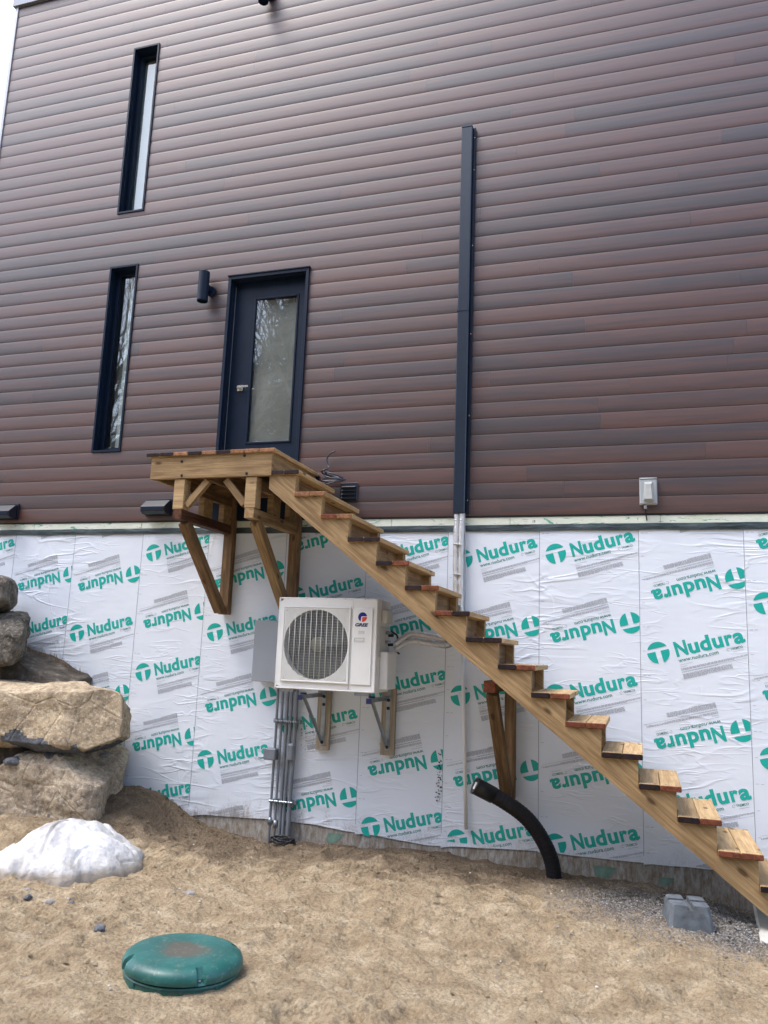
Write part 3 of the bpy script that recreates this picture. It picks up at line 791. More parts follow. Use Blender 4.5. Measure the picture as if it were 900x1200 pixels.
# ------------------------------------------------------------------ rocks
def rock(name, x0, x1, y0, y1, z0, z1, m, seed, label, group='boulders of the retaining wall', sub=5, rough=.05, taper=(0, 0), power=5, facets=9, planes=(), m2=None, shear=0):
    """boxy boulder: superellipsoid cut by random planes and roughened"""
    c = Vector(((x0+x1)/2, (y0+y1)/2, (z0+z1)/2)); h = Vector(((x1-x0)/2, (y1-y0)/2, (z1-z0)/2)); rd = random.Random(seed)
    bm = bmesh.new(); bmesh.ops.create_cube(bm, size=2)
    bmesh.ops.subdivide_edges(bm, edges=bm.edges, cuts=2**sub-1, use_grid_fill=True)
    pl = []
    for i in range(facets):
        n_ = Vector((rd.uniform(-1, 1), rd.uniform(-1, 1), rd.uniform(-1, 1))).normalized(); pl.append((n_, rd.uniform(1.0, 1.18)))
    for p in planes: pl.append((Vector(p[:3]).normalized(), p[3]))
    so = Vector((seed*3.7, seed*1.3, seed*.7))
    for v in bm.verts:
        p = v.co.copy(); n_ = (abs(p.x)**power+abs(p.y)**power+abs(p.z)**power)**(1/power); p = p/n_
        for (q, d_) in pl:
            t = p.dot(q)
            if t > d_: p -= q*(t-d_)
        w_ = Vector((p.x*h.x, p.y*h.y, p.z*h.z))
        w_.x -= shear*(p.y+1)/2*max(0, (p.x+1)/2)
        nr = w_.normalized()
        d1 = noise.fractal(w_*1.8+so, 1, 2, 4); d2 = noise.fractal(w_*9+so, .8, 2, 4)
        cl = noise.noise(w_*3.2+so*2); cl = math.copysign(abs(cl)**.6, cl)
        v.co = w_+nr*(rough*(.9*d1+.45*cl)+rough*.22*d2)
    bm.normal_update()
    if m2 is not None:
        for f in bm.faces:
            if m2[1](f.calc_center_median(), f.normal): f.material_index = 1
        ml = [m, m2[0]]
    else: ml = m
    o = add(name, bm_mesh(bm), ml, None, Matrix.Translation(c), smooth=False)
    for p in o.data.polygons: p.use_smooth = True
    return tag(o, label, 'boulder', group)
blue = MT['rock_blue']
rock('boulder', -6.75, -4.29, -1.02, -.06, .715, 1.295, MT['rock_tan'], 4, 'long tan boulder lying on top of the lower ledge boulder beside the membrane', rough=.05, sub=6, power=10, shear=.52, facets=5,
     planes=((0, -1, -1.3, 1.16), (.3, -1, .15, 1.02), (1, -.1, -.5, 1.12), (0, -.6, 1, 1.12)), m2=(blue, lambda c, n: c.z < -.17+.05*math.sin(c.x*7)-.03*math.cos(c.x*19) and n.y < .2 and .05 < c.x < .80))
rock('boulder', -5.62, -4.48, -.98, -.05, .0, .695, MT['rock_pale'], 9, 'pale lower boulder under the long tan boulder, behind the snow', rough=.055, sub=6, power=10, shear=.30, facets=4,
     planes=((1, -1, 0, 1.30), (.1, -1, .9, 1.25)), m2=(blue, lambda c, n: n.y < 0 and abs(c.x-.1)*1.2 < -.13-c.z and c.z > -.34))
rock('boulder', -6.6, -5.66, -1.3, -.4, .0, .60, MT['rock_pale'], 15, 'pale boulder cut off by the left edge, lowest beside the snow', rough=.05, power=6)
rock('boulder', -7.2, -5.66, -.78, -.10, 1.40, 1.955, MT['rock_grey'], 21, 'rough dark grey boulder sitting on the soil shelf at the left edge', rough=.075, sub=6, power=7, shear=.45, facets=12, planes=((1, -.6, .5, 1.2),))
rock('boulder', -7.3, -5.93, -.70, -.12, 1.93, 2.33, MT['rock_grey'], 28, 'topmost dark grey boulder at the left edge', rough=.06, power=6, shear=.4)
# wedge stones in the joint between the two boulders
for (x, y, z, s, sd_) in ((-4.62, -.70, .705, .038, 3), (-5.06, -.86, .68, .065, 5), (-4.93, -.90, .70, .02, 8), (-5.38, -.95, .62, .07, 11)):
    bm = bmesh.new(); bmesh.ops.create_icosphere(bm, subdivisions=3, radius=1)
    for v in bm.verts:
        q = v.co.copy(); k = 1+.28*noise.noise(q*1.6+Vector((sd_, 0, 0))); v.co = Vector((q.x*s*1.3*k, q.y*s*k, q.z*s*.6*k))
    tag(add('wedge_stone', bm_mesh(bm), blue, None, Matrix.Translation((x, y, z)), smooth=True),
        {3: 'small grey stone wedged in the joint at its right end', 5: 'flat blue grey stone wedged between the two big boulders', 8: 'tiny stone chip on the ledge of the lower boulder', 11: 'bluish stone wedged above the left edge boulder'}[sd_], 'stone', 'stones wedged between boulders')
# soil shelf and infill behind the boulders
def patch(name, x0, x1, y0, y1, fn, nx_, ny_, m, kind='structure'):
    bm = bmesh.new(); g = []
    for i in range(nx_+1):
        g.append([bm.verts.new((x0+(x1-x0)*i/nx_, y0+(y1-y0)*j/ny_, fn(x0+(x1-x0)*i/nx_, y0+(y1-y0)*j/ny_))) for j in range(ny_+1)])
    for i in range(nx_):
        for j in range(ny_): bm.faces.new((g[i][j], g[i+1][j], g[i+1][j+1], g[i][j+1]))
    bd = [g[i][0] for i in range(nx_+1)]+[g[nx_][j] for j in range(1, ny_+1)]
    lo = [bm.verts.new((v.co.x, v.co.y, v.co.z-.55)) for v in bd]
    for a, b, c_, d_ in zip(bd, bd[1:], lo[1:], lo): bm.faces.new((a, d_, c_, b))
    bmesh.ops.recalc_face_normals(bm, faces=bm.faces)
    return tag(add(name, bm_mesh(bm), m, None, smooth=True), kind=kind)
def shelf(x, y):
    t = float(np.interp(x, [-7.5, -6.3, -5.9, -5.4, -5.3], [1.62, 1.62, 1.56, 1.38, 1.30])); back = float(np.clip((y+.8)/.8, 0, 1))
    return t-.10+.10*back+.03*noise.fractal(Vector((x*3, y*3, 0)), 1, 2, 4)
patch('soil_shelf', -7.6, -5.35, -.55, -.012, shelf, 110, 30, MT['soil'])
patch('soil_bank', -7.6, -4.95, -.80, -.012, lambda x, y: .70+.03*noise.noise((x*5, y*5, 0)), 60, 16, MT['soil'])
# snow ---------------------------------------------------------------
def snow():
    bm = bmesh.new(); c = Vector((-4.17, -1.63, .0)); nr, na = 60, 150
    def rad(a):
        ex, ey = .56, .42
        r = 1/math.sqrt((math.cos(a)/ex)**2+(math.sin(a)/ey)**2)
        return r*(1+.14*noise.noise((math.cos(a)*2, math.sin(a)*2, 7))+.05*noise.noise((math.cos(a)*8, math.sin(a)*8, 3)))
    rot = R(20)
    ctr = None; rings = []
    for i in range(1, nr+1):
        t = i/nr; ring = []
        for k in range(na):
            a = 2*math.pi*k/na; r = rad(a)*min(1, t**.85)
            x = math.cos(a+rot)*r; y = math.sin(a+rot)*r
            peak = .35-.10*max(0, x)/.56-.10*max(0, -x)/.56
            hh = peak*(1-t**1.35)*.78+peak*.22*(1-t**16)
            hh += (.030*noise.fractal(Vector((x*2.2, y*3, 2)), 1, 2, 5)+.006*noise.noise((x*16, y*16, 0)))*(1-t**6)
            cr_ = abs(noise.noise((x*2.2+4, y*3.0, 5))); hh -= .03*max(0, 1-cr_/.035)*(1-t**8); hh += .05*abs(noise.noise((x*1.7+y*1.2, y*2.6, 9)))*(1-t**5)
            if i == nr: hh = -.05
            ring.append(bm.verts.new((x, y, hh+gh(c.x+x, c.y+y)*(.3+.7*t))))
        rings.append(ring)
    top = bm.verts.new((0, 0, sum(v.co.z for v in rings[0])/len(rings[0])+.003))
    for k in range(na): bm.faces.new((top, rings[0][k], rings[0][(k+1) % na]))
    for a, b in zip(rings, rings[1:]):
        for k in range(na): bm.faces.new((a[k], b[k], b[(k+1) % na], a[(k+1) % na]))
    bmesh.ops.recalc_face_normals(bm, faces=bm.faces)
    tag(add('snow_mound', bm_mesh(bm), MT['snow'], None, Matrix.Translation(c), smooth=True), 'mound of old dirty snow in front of the boulders', 'snow')
snow()
# loose stones -----------------------------------------------------------
def stone(x, y, s, m, label, seed, flat=.55, group='loose stones on the sand', nm='loose_stone'):
    bm = bmesh.new(); bmesh.ops.create_icosphere(bm, subdivisions=2, radius=1)
    for v in bm.verts:
        q = v.co.copy(); k = 1+.35*noise.noise(q*1.5+Vector((seed*3.1, 0, 0))); v.co = Vector((q.x*s*k*1.2, q.y*s*k*.9, q.z*s*flat*k))
    o = add(nm, bm_mesh(bm), m, None, Matrix.Translation((x, y, gh(x, y)+s*flat*.35)) @ Matrix.Rotation(seed, 4, 'Z'), smooth=False)
    return tag(o, label, 'stone', group)
stone(-3.02, -1.80, .040, MT['stone'], 'pale grey stone alone on the sand right of the snow', 1)
stone(-3.08, -2.71, .038, MT['rock_blue'], 'blue grey stone half sunk in sand left of the green lid', 2, .5)
stone(-2.93, -2.53, .022, MT['rock_blue'], 'small flat dark stone just behind the blue grey stone', 3, .3)
stone(-3.75, -2.33, .034, MT['stone'], 'tan stone in the cluster before the snow', 4)
for i, (x, y, s) in enumerate(((-3.86, -2.28, .022), (-3.95, -2.30, .028), (-3.66, -2.26, .016), (-3.82, -2.36, .014), (-4.02, -2.24, .02), (-3.60, -2.30, .018))):
    stone(x, y, s, MT['rock_blue'] if i % 2 else MT['stone'], ('small tan stone in the middle of the stone cluster', 'largest blue grey stone of the cluster before the snow', 'small tan stone at the right of the cluster', 'tiny dark stone nearest the viewer in the cluster', 'tan stone at the left end of the cluster', 'rightmost dark stone of the cluster')[i], 10+i)
stone(-4.42, -2.20, .045, MT['snow'], 'small lump of snow at the left edge before the mound', 20, .5, 'snow lumps', 'snow_lump')['category'] = 'snow'
def pebbles():
    bm = bmesh.new()
    for i in range(260):
        x = random.uniform(-4.6, 1.1); y = random.uniform(-4.2, -.1); sz = random.uniform(.003, .010)
        r = bmesh.ops.create_icosphere(bm, subdivisions=1, radius=sz)
        for v in r['verts']: v.co = Vector((v.co.x*random.uniform(.8, 1.2)+x, v.co.y+y, v.co.z*.6+gh(x, y)+sz*.3))
        for v in r['verts']:
            for f in v.link_faces: f.material_index = 1 if i % 4 == 0 else 0
    tag(add('pebbles', bm_mesh(bm), [MT['stone'], MT['stone_white']], None), 'tiny pebbles and white chips scattered over the sand', 'pebbles', kind='stuff')
def clods():
    P = []; Fc = []; base = [Vector(q) for q in ((1, 0, -.2), (-.5, .85, 0), (-.5, -.85, .1), (0, .1, .8), (.1, 0, -.8))]
    fc = ((0, 1, 3), (1, 2, 3), (2, 0, 3), (1, 0, 4), (2, 1, 4), (0, 2, 4))
    for i in range(7000):
        x = random.uniform(-5, 1.3); y = -random.uniform(.02, 2.05)**1.0*random.uniform(.4, 2.1)
        if y < -4.4 or math.hypot(x+2.345, y+2.99) < .36: continue
        sz = random.uniform(.003, .010) if random.random() > .06 else random.uniform(.010, .020)
        a = random.random()*6.3; z = gh(x, y)+sz*.25; k = len(P)
        for q in base:
            j = 1+random.uniform(-.25, .25); P.append((x+sz*j*(q.x*math.cos(a)-q.y*math.sin(a)), y+sz*j*(q.x*math.sin(a)+q.y*math.cos(a)), z+sz*q.z*.7))
        Fc += [tuple(k+j for j in f) for f in fc]
    me = bpy.data.meshes.new('clods'); me.from_pydata(P, [], Fc)
    tag(add('soil_clods', me, MT['ground'], None), 'crumbs and clods of soil lying all over the sand', 'soil', kind='stuff')
def gravel():
    bm = bmesh.new(); n_ = 0
    base = [Vector(q) for q in ((1, 0, -.2), (-.5, .85, 0), (-.5, -.85, .1), (0, .1, .9), (.1, 0, -.8))]
    fc = ((0, 1, 3), (1, 2, 3), (2, 0, 3), (1, 0, 4), (2, 1, 4), (0, 2, 4))
    P = []; Fc = []
    for i in range(9000):
        x = random.gauss(.75, .55); y = random.gauss(-.78, .34)
        if y > -.04 or x > 1.9: continue
        s = random.uniform(.004, .011); z = gh(x, y)+s*.3; a = random.random()*6.3; k = len(P)
        for q in base: P.append((x+s*(q.x*math.cos(a)-q.y*math.sin(a)), y+s*(q.x*math.sin(a)+q.y*math.cos(a)), z+s*q.z*.7))
        Fc += [tuple(k+j for j in f) for f in fc]
    me = bpy.data.meshes.new('gravel'); me.from_pydata(P, [], Fc)
    m, t, b = mat('grey_gravel'); n = N(t); c = n.ramp(n.noise(n.wcoord(), 60, 2), [(.3, (.10, .10, .105)), (.5, (.22, .215, .21)), (.7, (.42, .40, .37))]); n.l(c, b.inputs['Base Color']); b.inputs['Roughness'].default_value = .85
    tag(add('gravel', me, m, None), 'grey crushed stone spread at the foot of the stairs', 'gravel', kind='stuff')
# gh per stone is slow-ish: use a vectorised height cache
_gi = None
from bisect import bisect
_gx, _gy = list(gx), list(gy)
def gh(x, y):
    i = min(max(bisect(_gx, x)-1, 0), nx-2); j = min(max(bisect(_gy, y)-1, 0), ny-2); return float(GH[j, i])
gravel()
clods()
pebbles()

# ------------------------------------------------------------------ LANDING and STAIRS
Yo = -1.012; Yi = -.15; X0 = -3.258; Zb = 3.403; RUN = .24867; RISE = .19374
stairs = empty('wooden_staircase', (-1, -.6, 0), 'long open-stringer wooden staircase climbing left to the door landing', 'staircase')
TD = .2794
cols_ = {1: 'bb', 2: 'tt', 3: 'rt', 4: 'bb', 5: 'br', 6: 'br', 7: 'rb', 8: 'bb', 9: 'br', 10: 'br', 11: 'rr', 12: 'bb', 13: 'br', 14: 'br', 15: 'rr', 16: 'bb', 17: 'rr'}
em = {'b': MT['end_black'], 'r': MT['end_red'], 't': MT['end_tan']}
NT = 17
for k in range(1, NT+1):
    xk = X0+RUN*k; zk = Zb-RISE*k
    if k > 8:
        sb = bmesh.new()
        for sx in (.035, .105, .178, .245):
            for sy in (Yo+.055, Yi-.045):
                r_s = bmesh.ops.create_cone(sb, cap_ends=True, segments=8, radius1=.0045, radius2=.0045, depth=.002)
                for v in r_s['verts']: v.co += Vector((sx+random.uniform(-.004, .004), sy+random.uniform(-.006, .006), 0))
        add('screw_heads', bm_mesh(sb), MT['black'], stairs, Matrix.Translation((xk, 0, zk+.0006)))
    for j in range(2):
        a = xk+j*.1405+.001; yj = Yo+random.uniform(-.004, .004)
        beam('tread_board', (a+.0685, yj, zk-.019), (a+.0685, Yi+random.uniform(-.01, .01), zk-.019), .137, .038, MT['lumber_pale'], stairs, bev=.004, ends=em[cols_[k][j]])
    beam('riser', (xk+RUN-.075, Yo+.099, zk-.038-(RISE-.038)/2-.001), (xk+RUN-.075, Yi-.077, zk-.038-(RISE-.038)/2-.001), .02, RISE-.04, MT['lumber_dark'], stairs, bev=.001)
def stringer(y0, y1, name='stringer'):
    pts = []
    slope = RISE/RUN
    low = lambda x: Zb-slope*(x-X0)-.155
    xs = X0+RUN*1
    pts.append((xs, Zb-RISE-.040))
    for k in range(1, NT+1):
        xk = X0+RUN*k; zk = Zb-RISE*k-.040
        if k > 1: pts.append((xk, zk))
        pts.append((xk+RUN-.003, zk))
        if k < NT: pts.append((xk+RUN-.003, zk-RISE+.0))
    xe = X0+RUN*(NT+1)-.003
    ze = -.05
    pts.append((xe, ze)); 
    xb = X0+(Zb-.155-ze)/slope
    pts.append((min(xb, xe-.02), ze)); pts.append((xs, low(xs)))
    # dedupe
    q = []
    for p in pts:
        if not q or (abs(p[0]-q[-1][0])+abs(p[1]-q[-1][1])) > 1e-4: q.append(p)
    # local X along the slope so that the grain follows the board
    ang = math.atan(slope); Mw = Matrix.Translation((X0, (y0+y1)/2, Zb)) @ Matrix.Rotation(ang, 4, 'Y'); Mi = Mw.inverted()
    bm = bmesh.new(); d_ = (y1-y0)/2
    fa = [bm.verts.new(Mi @ Vector((x, y0, z))) for x, z in q]; fb_ = [bm.verts.new(Mi @ Vector((x, y1, z))) for x, z in q]
    bm.faces.new(fa); bm.faces.new(fb_[::-1])
    for i in range(len(q)): j = (i+1) % len(q); bm.faces.new((fa[i], fb_[i], fb_[j], fa[j]))
    bmesh.ops.recalc_face_normals(bm, faces=bm.faces); bmesh.ops.triangulate(bm, faces=[f for f in bm.faces if len(f.verts) > 4])
    add(name, bm_mesh(bm), MT['lumber'], stairs, Mw)
stringer(Yo+.022, Yo+.060); stringer(Yo+.0615, Yo+.098, 'inner_ply')
stringer(Yi-.037, Yi-.001); stringer(Yi-.076, Yi-.0385, 'inner_ply')
landing = empty('door_landing', (-3.6, -.5, 2.9), 'square wooden landing with dark and orange board ends below the dark door', 'landing')
LX0, LX1 = -4.232, -2.955
lc = 'bbtbtbttt'
for i in range(9):
    a = LX0+i*.1419
    e_ = MT['end_black'] if lc[i] == 'b' else MT['end_tan']
    beam('deck_board', (a+.0695, -1.035+random.uniform(-.003, .003), Zb-.0165), (a+.0695, -.03, Zb-.0165), .139, .033, MT['lumber_pale'], landing, bev=.004, ends=e_)
fz0, fz1 = 3.165, Zb-.034
beam('fascia_board', (-4.185, -.995, (fz0+fz1)/2), (-2.985, -.995, (fz0+fz1)/2), .038, fz1-fz0, MT['lumber'], landing)
for xx in (-4.166, -3.004):
    beam('rim_joist', (xx, -.975, (fz0+fz1)/2), (xx, -.04, (fz0+fz1)/2), .038, fz1-fz0, MT['lumber'], landing)
for xx in (-3.76, -3.38):
    beam('joist', (xx, -.975, (fz0+fz1)/2+.02), (xx, -.04, (fz0+fz1)/2+.02), .038, fz1-fz0-.04, MT['lumber_dark'], landing)
beam('ledger_board', (-4.14, -.055, 3.24), (-3.03, -.055, 3.24), .028, .14, MT['lumber_dark'], landing)
def bolt(p, r=.014, d=.012):
    bm = lathe([(0, d), (r*.6, d), (r, d*.4), (r*1.5, 0.002), (r*1.5, 0), (0, 0)], 10)
    return Matrix.Translation(p) @ Matrix.Rotation(R(90), 4, 'X'), bm
for (x, z) in ((-3.86, 3.19), (-3.87, 3.32), (-3.22, 3.19), (-3.25, 3.35)):
    Mw, bm = bolt((x, -1.0145, z), .009, .007); add('bolt', bm_mesh(bm), MT['black'], landing, Mw)
def bracket(xc, front_m, post_w, nm_upper=True):
    y = -.93
    beam('bracket_post', (xc+.02, -.055, 3.16), (xc+.02, -.055, 2.015), .10, .075, MT['lumber_dark'], landing, up=(0, 1, 0))
    beam('bracket_beam', (xc, -1.00, 2.845), (xc, -.02, 2.845), .09, .088, front_m, landing)
    # upper rail with blocks between it and the beam
    beam('upper_rail', (xc+.012, -.93, 3.115), (xc+.012, -.02, 3.115), .05, .09, MT['lumber_dark'], landing)
    for (a, b) in ((-.62, -.46), (-.24, -.03)):
        box('spacer_block', xc-.02, xc+.038, a, b, 2.892, 3.068, MT['lumber'], landing, .002)
    p0 = Vector((xc-.005, -.86, 2.80)); p1 = Vector((xc-.005, -.105, 2.05))
    beam('diagonal_brace', p0, p1, .089, .089, MT['lumber_dark'] if front_m is MT['lumber_wet'] else MT['lumber'], landing)
    box('corner_post', xc-.052, xc+.052, -1.0, -.895, 2.892, 3.163, MT['lumber_pale'], landing, .003)
bracket(-3.885, MT['lumber_wet'], .09); bracket(-3.178, MT['lumber'], .09)
for (a, b) in ((-3.83, -3.62), (-3.232, -3.44)):
    beam('knee_brace', (a+(.012 if b > a else -.012), -.955, 2.925), (b, -.955, 3.15), .06, .05, MT['lumber'], landing, up=(0, 1, 0))
# mid-flight bracket
mb = empty('stair_bracket', (-1.1, -.4, .55), 'triangular lumber bracket with red beam end propping the stairs halfway', 'bracket')
beam('bracket_post', (-1.065, -.055, 1.60), (-1.065, -.055, .545), .09, .075, MT['lumber_dark'], mb, up=(0, 1, 0))
beam('bracket_beam', (-1.105, -.86, 1.483), (-1.105, -.02, 1.483), .092, .088, MT['lumber_dark'], mb, ends=MT['end_red'])
beam('diagonal_brace', (-1.10, -.77, 1.438), (-1.08, -.10, .56), .089, .08, MT['lumber_dark'], mb)

# pale slab under the foot of the stairs and deck block
pl = box('stair_pad', .72, 1.6, -1.22, -.30, -.035, .005, MT['slab'], None, .012)
tag(pl, 'pale flat pad lying under the foot of the stairs', 'pad')
pl.rotation_euler = (0, R(2), R(-4))
def deckblock():
    root = empty('deck_block', (.265, -1.10, -.03), 'dark concrete deck block with slotted top on the gravel', 'deck block')
    root.rotation_euler = (0, 0, R(8)); bpy.context.view_layer.update(); WM[root] = Matrix.Translation((.265, -1.10, -.03)) @ Matrix.Rotation(R(8), 4, 'Z')
    bm = bmesh.new(); b, t_, hgt, ch = .15, .118, .215, .035
    def ring(r, z):
        return [bm.verts.new((x*r, y*r, z)) for x, y in ((-1, -1+ch*4.5), (-1+ch*4.5, -1), (1-ch*4.5, -1), (1, -1+ch*4.5), (1, 1-ch*4.5), (1-ch*4.5, 1), (-1+ch*4.5, 1), (-1, 1-ch*4.5))]
    rs = [ring(b*.98, 0), ring(b, .02), ring(t_+.012, hgt-.06), ring(t_, hgt)]
    for p, q in zip(rs, rs[1:]):
        for i in range(8): bm.faces.new((p[i], p[(i+1) % 8], q[(i+1) % 8], q[i]))
    bm.faces.new(rs[-1]); bm.faces.new(rs[0][::-1])
    bmesh.ops.bevel(bm, geom=bm.edges[:], offset=.003, segments=1, affect='EDGES')
    me1 = bm_mesh(bm)
    # cut a cross slot with a boolean
    a = add('block_body', me1, MT['concrete_block'], root, WM[root].copy())
    bm = bmesh.new(); bbox(bm, -.019, .019, -.3, .3, hgt-.03, hgt+.1); cut = add('cut', bm_mesh(bm), None, root, WM[root].copy())
    bm = bmesh.new(); bbox(bm, -.3, .3, -.019, .019, hgt-.012, hgt+.1); cut2 = add('cut', bm_mesh(bm), None, root, WM[root].copy())
    for c_ in (cut, cut2):
        md = a.modifiers.new('b', 'BOOLEAN'); md.operation = 'DIFFERENCE'; md.object = c_; md.solver = 'EXACT'
    bpy.context.view_layer.update()
    me2 = bpy.data.meshes.new_from_object(a.evaluated_get(bpy.context.evaluated_depsgraph_get())); a.modifiers.clear(); a.data = me2
    for c_ in (cut, cut2): bpy.data.objects.remove(c_)
    bm = bmesh.new(); bbox(bm, -.03, .03, -.012, .02, -.012, .012, .003)
    add('moulded_tab', bm_mesh(bm), MT['concrete_block'], root, WM[root] @ Matrix.Translation((.0, -.122, .115)))
deckblock()

# ------------------------------------------------------------------ outdoor unit
ac = empty('heat_pump', (-2.57, -.4, 1.37), 'white outdoor heat pump unit with round fan grille hung on brackets', 'heat pump')
AX0, AX1, AZ0, AZ1, AY0, AY1 = -3.03, -2.115, 1.372, 2.158, -.60, -.22
cx, cz, rad_ = -2.662, 1.757, .297
def Mt(*p): return Matrix.Translation(p)
bm = bmesh.new()
bbox(bm, AX0, AX1, AY0+.09, AY1, AZ0, AZ1, .008)
cabinet = add('cabinet', bm_mesh(bm), MT['white_paint'], ac)
# front shell: frame with a round opening, extruded
bm = bmesh.new()
def ringplate(bm, x0, x1, z0, z1, cx, cz, r, y, n=64):
    """square plate with a round hole in plane y; returns inner ring"""
    outer = []; inner = []
    for i in range(n):
        a = 2*math.pi*i/n; dx, dz = math.cos(a), math.sin(a)
        t = min(((x1-cx)/dx) if dx > 1e-9 else ((x0-cx)/dx if dx < -1e-9 else 1e9), ((z1-cz)/dz) if dz > 1e-9 else ((z0-cz)/dz if dz < -1e-9 else 1e9))
        outer.append(bm.verts.new((cx+dx*t, y, cz+dz*t))); inner.append(bm.verts.new((cx+dx*r, y, cz+dz*r)))
    for i in range(n): j = (i+1) % n; bm.faces.new((outer[i], inner[i], inner[j], outer[j]))
    return outer, inner
gX0, gX1, gZ0, gZ1 = -2.972, -2.352, 1.440, 2.075
o_, in_ = ringplate(bm, AX0+.012, gX1+.006, AZ0+.012, AZ1-.012, cx, cz, rad_+.006, AY0)
n_ = len(in_); dp = [bm.verts.new(v.co+Vector((0, .085, 0))) for v in in_]
for i in range(n_): j = (i+1) % n_; bm.faces.new((in_[i], dp[i], dp[j], in_[j]))
# rounded side walls of the shell
bbox(bm, gX1+.0062, AX1-.012, AY0, AY0+.004, AZ0+.012, AZ1-.012)
bmesh.ops.recalc_face_normals(bm, faces=bm.faces)
for e in ():
    pass
shell = add('front_shell', bm_mesh(bm), MT['white_paint'], ac)
bm = bmesh.new()
def ringbox(bm, x0, x1, z0, z1, t, y0, y1, bev=.004):
    bbox(bm, x0, x0+t, y0, y1, z0, z1, bev); bbox(bm, x1-t, x1, y0, y1, z0, z1, bev); bbox(bm, x0+t, x1-t, y0, y1, z0, z0+t, bev); bbox(bm, x0+t, x1-t, y0, y1, z1-t, z1, bev)
ringbox(bm, AX0, AX1, AZ0, AZ1, .016, AY0-.002, AY0+.092, .006)
add('shell_edge', bm_mesh(bm), MT['white_paint'], ac)
# grille panel (square surround) proud of shell with fine ribs
bm = bmesh.new()
o_, in_ = ringplate(bm, gX0, gX1, gZ0, gZ1, cx, cz, rad_, AY0-.012, 96)
ob = [bm.verts.new(v.co+Vector((0, .012, 0))) for v in o_]; ib = [bm.verts.new(v.co+Vector((0, .03, 0))) for v in in_]
for i in range(96):
    j = (i+1) % 96; bm.faces.new((o_[i], o_[j], ob[j], ob[i])); bm.faces.new((in_[i], ib[i], ib[j], in_[j]))
bmesh.ops.recalc_face_normals(bm, faces=bm.faces)
add('grille_panel', bm_mesh(bm), MT['grille'], ac)
bm = bmesh.new(); ringbox(bm, gX0-.004, gX1+.004, gZ0-.004, gZ1+.004, .012, AY0-.017, AY0-.002, .003)
xx = gX0+.02
while xx < gX1-.015:      # fine moulded ribs outside the circle
    dx = abs(xx-cx); segs = []
    if dx < rad_+.004:
        hh = math.sqrt((rad_+.004)**2-dx*dx); segs = [(gZ0+.014, cz-hh), (cz+hh, gZ1-.014)]
    else: segs = [(gZ0+.014, gZ1-.014)]
    for a, b in segs:
        if b-a > .012: bbox(bm, xx-.0015, xx+.0015, AY0-.0150, AY0-.0115, a, b)
    xx += .0115
rib = add('grille_ribs', bm_mesh(bm), MT['grille'], ac)
for i in range(11):       # vertical guard bars over the fan
    xb = cx-rad_+(i+1)*2*rad_/12; hh = math.sqrt(rad_**2-(xb-cx)**2)+.004
    cyl('guard_bar', (xb, AY0-.014, cz-hh), (xb, AY0-.014, cz+hh), .0034, MT['white_dull'], ac, 6)
bm = bmesh.new()          # fine wires of the guard, too many to pick apart
for q in range(26):
    zz = cz-rad_+(q+.5)*2*rad_/26; hx = math.sqrt(rad_**2-(zz-cz)**2)
    bbox(bm, cx-hx, cx+hx, AY0-.0085, AY0-.0065, zz-.0011, zz+.0011)
for q in range(44):
    xx = cx-rad_+(q+.5)*2*rad_/44; hz = math.sqrt(rad_**2-(xx-cx)**2)
    bbox(bm, xx-.0009, xx+.0009, AY0-.0064, AY0-.0046, cz-hz, cz+hz)
tag(add('guard_mesh', bm_mesh(bm), MT['fanguard'], ac), kind='stuff')
bm = lathe([(rad_+.004, 0), (rad_+.004, .001), (0, .001)], 40)
add('condenser_back', bm_mesh(bm), MT['cavity'], ac, Mt(cx, AY0+.088, cz) @ Matrix.Rotation(R(90), 4, 'X'))
fanr = add('fan_hub', bm_mesh(lathe([(0, .045), (.05, .043), (.062, .03), (.066, 0), (.066, -.03), (0, -.03)], 28)), MT['fanhub'], ac, Mt(cx, AY0+.055, cz) @ Matrix.Rotation(R(90), 4, 'X'), smooth=True)
for k in range(3):
    bm = bmesh.new(); g = []
    for i in range(9):
        r_ = .055+i*(.225/8); row = []
        for j in range(7):
            a = (j/6-.5)*(1.25+.25*i/8)+.28*i/8; row.append(bm.verts.new((r_*math.cos(a), r_*math.sin(a), .022*(j/6-.5)*-2)))
        g.append(row)
    for i in range(8):
        for j in range(6): bm.faces.new((g[i][j], g[i+1][j], g[i+1][j+1], g[i][j+1]))
    add('fan_blade', bm_mesh(bm), MT['fanblade'], ac, Mt(cx, AY0+.05, cz) @ Matrix.Rotation(R(90), 4, 'X') @ Matrix.Rotation(R(30+120*k), 4, 'Z'), smooth=True)
for (x, z) in ((gX0+.03, gZ0+.03), (gX1-.03, gZ0+.03), (gX0+.03, gZ1-.03), (gX1-.03, gZ1-.03)):
    add('screw', bm_mesh(lathe([(0, .004), (.006, .004), (.009, 0)], 8)), MT['white_dull'], ac, Mt(x, AY0-.013, z) @ Matrix.Rotation(R(90), 4, 'X'))
# right hand access panel
bm = bmesh.new(); bbox(bm, -2.330, -2.150, AY0-.010, AY0, 1.432, 2.078, .006)
add('access_panel', bm_mesh(bm), MT['white_paint'], ac)
bm = bmesh.new(); ringbox(bm, -2.312, -2.222, 1.792, 1.826, .006, AY0-.0135, AY0-.0095, .001); bbox(bm, -2.306, -2.228, AY0-.0112, AY0-.0098, 1.798, 1.806)
add('panel_grip', bm_mesh(bm), MT['white_dull'], ac)
box('panel_seam', -2.336, -2.331, AY0-.003, AY0+.001, AZ0+.016, AZ1-.016, MT['grille'], ac, 0)
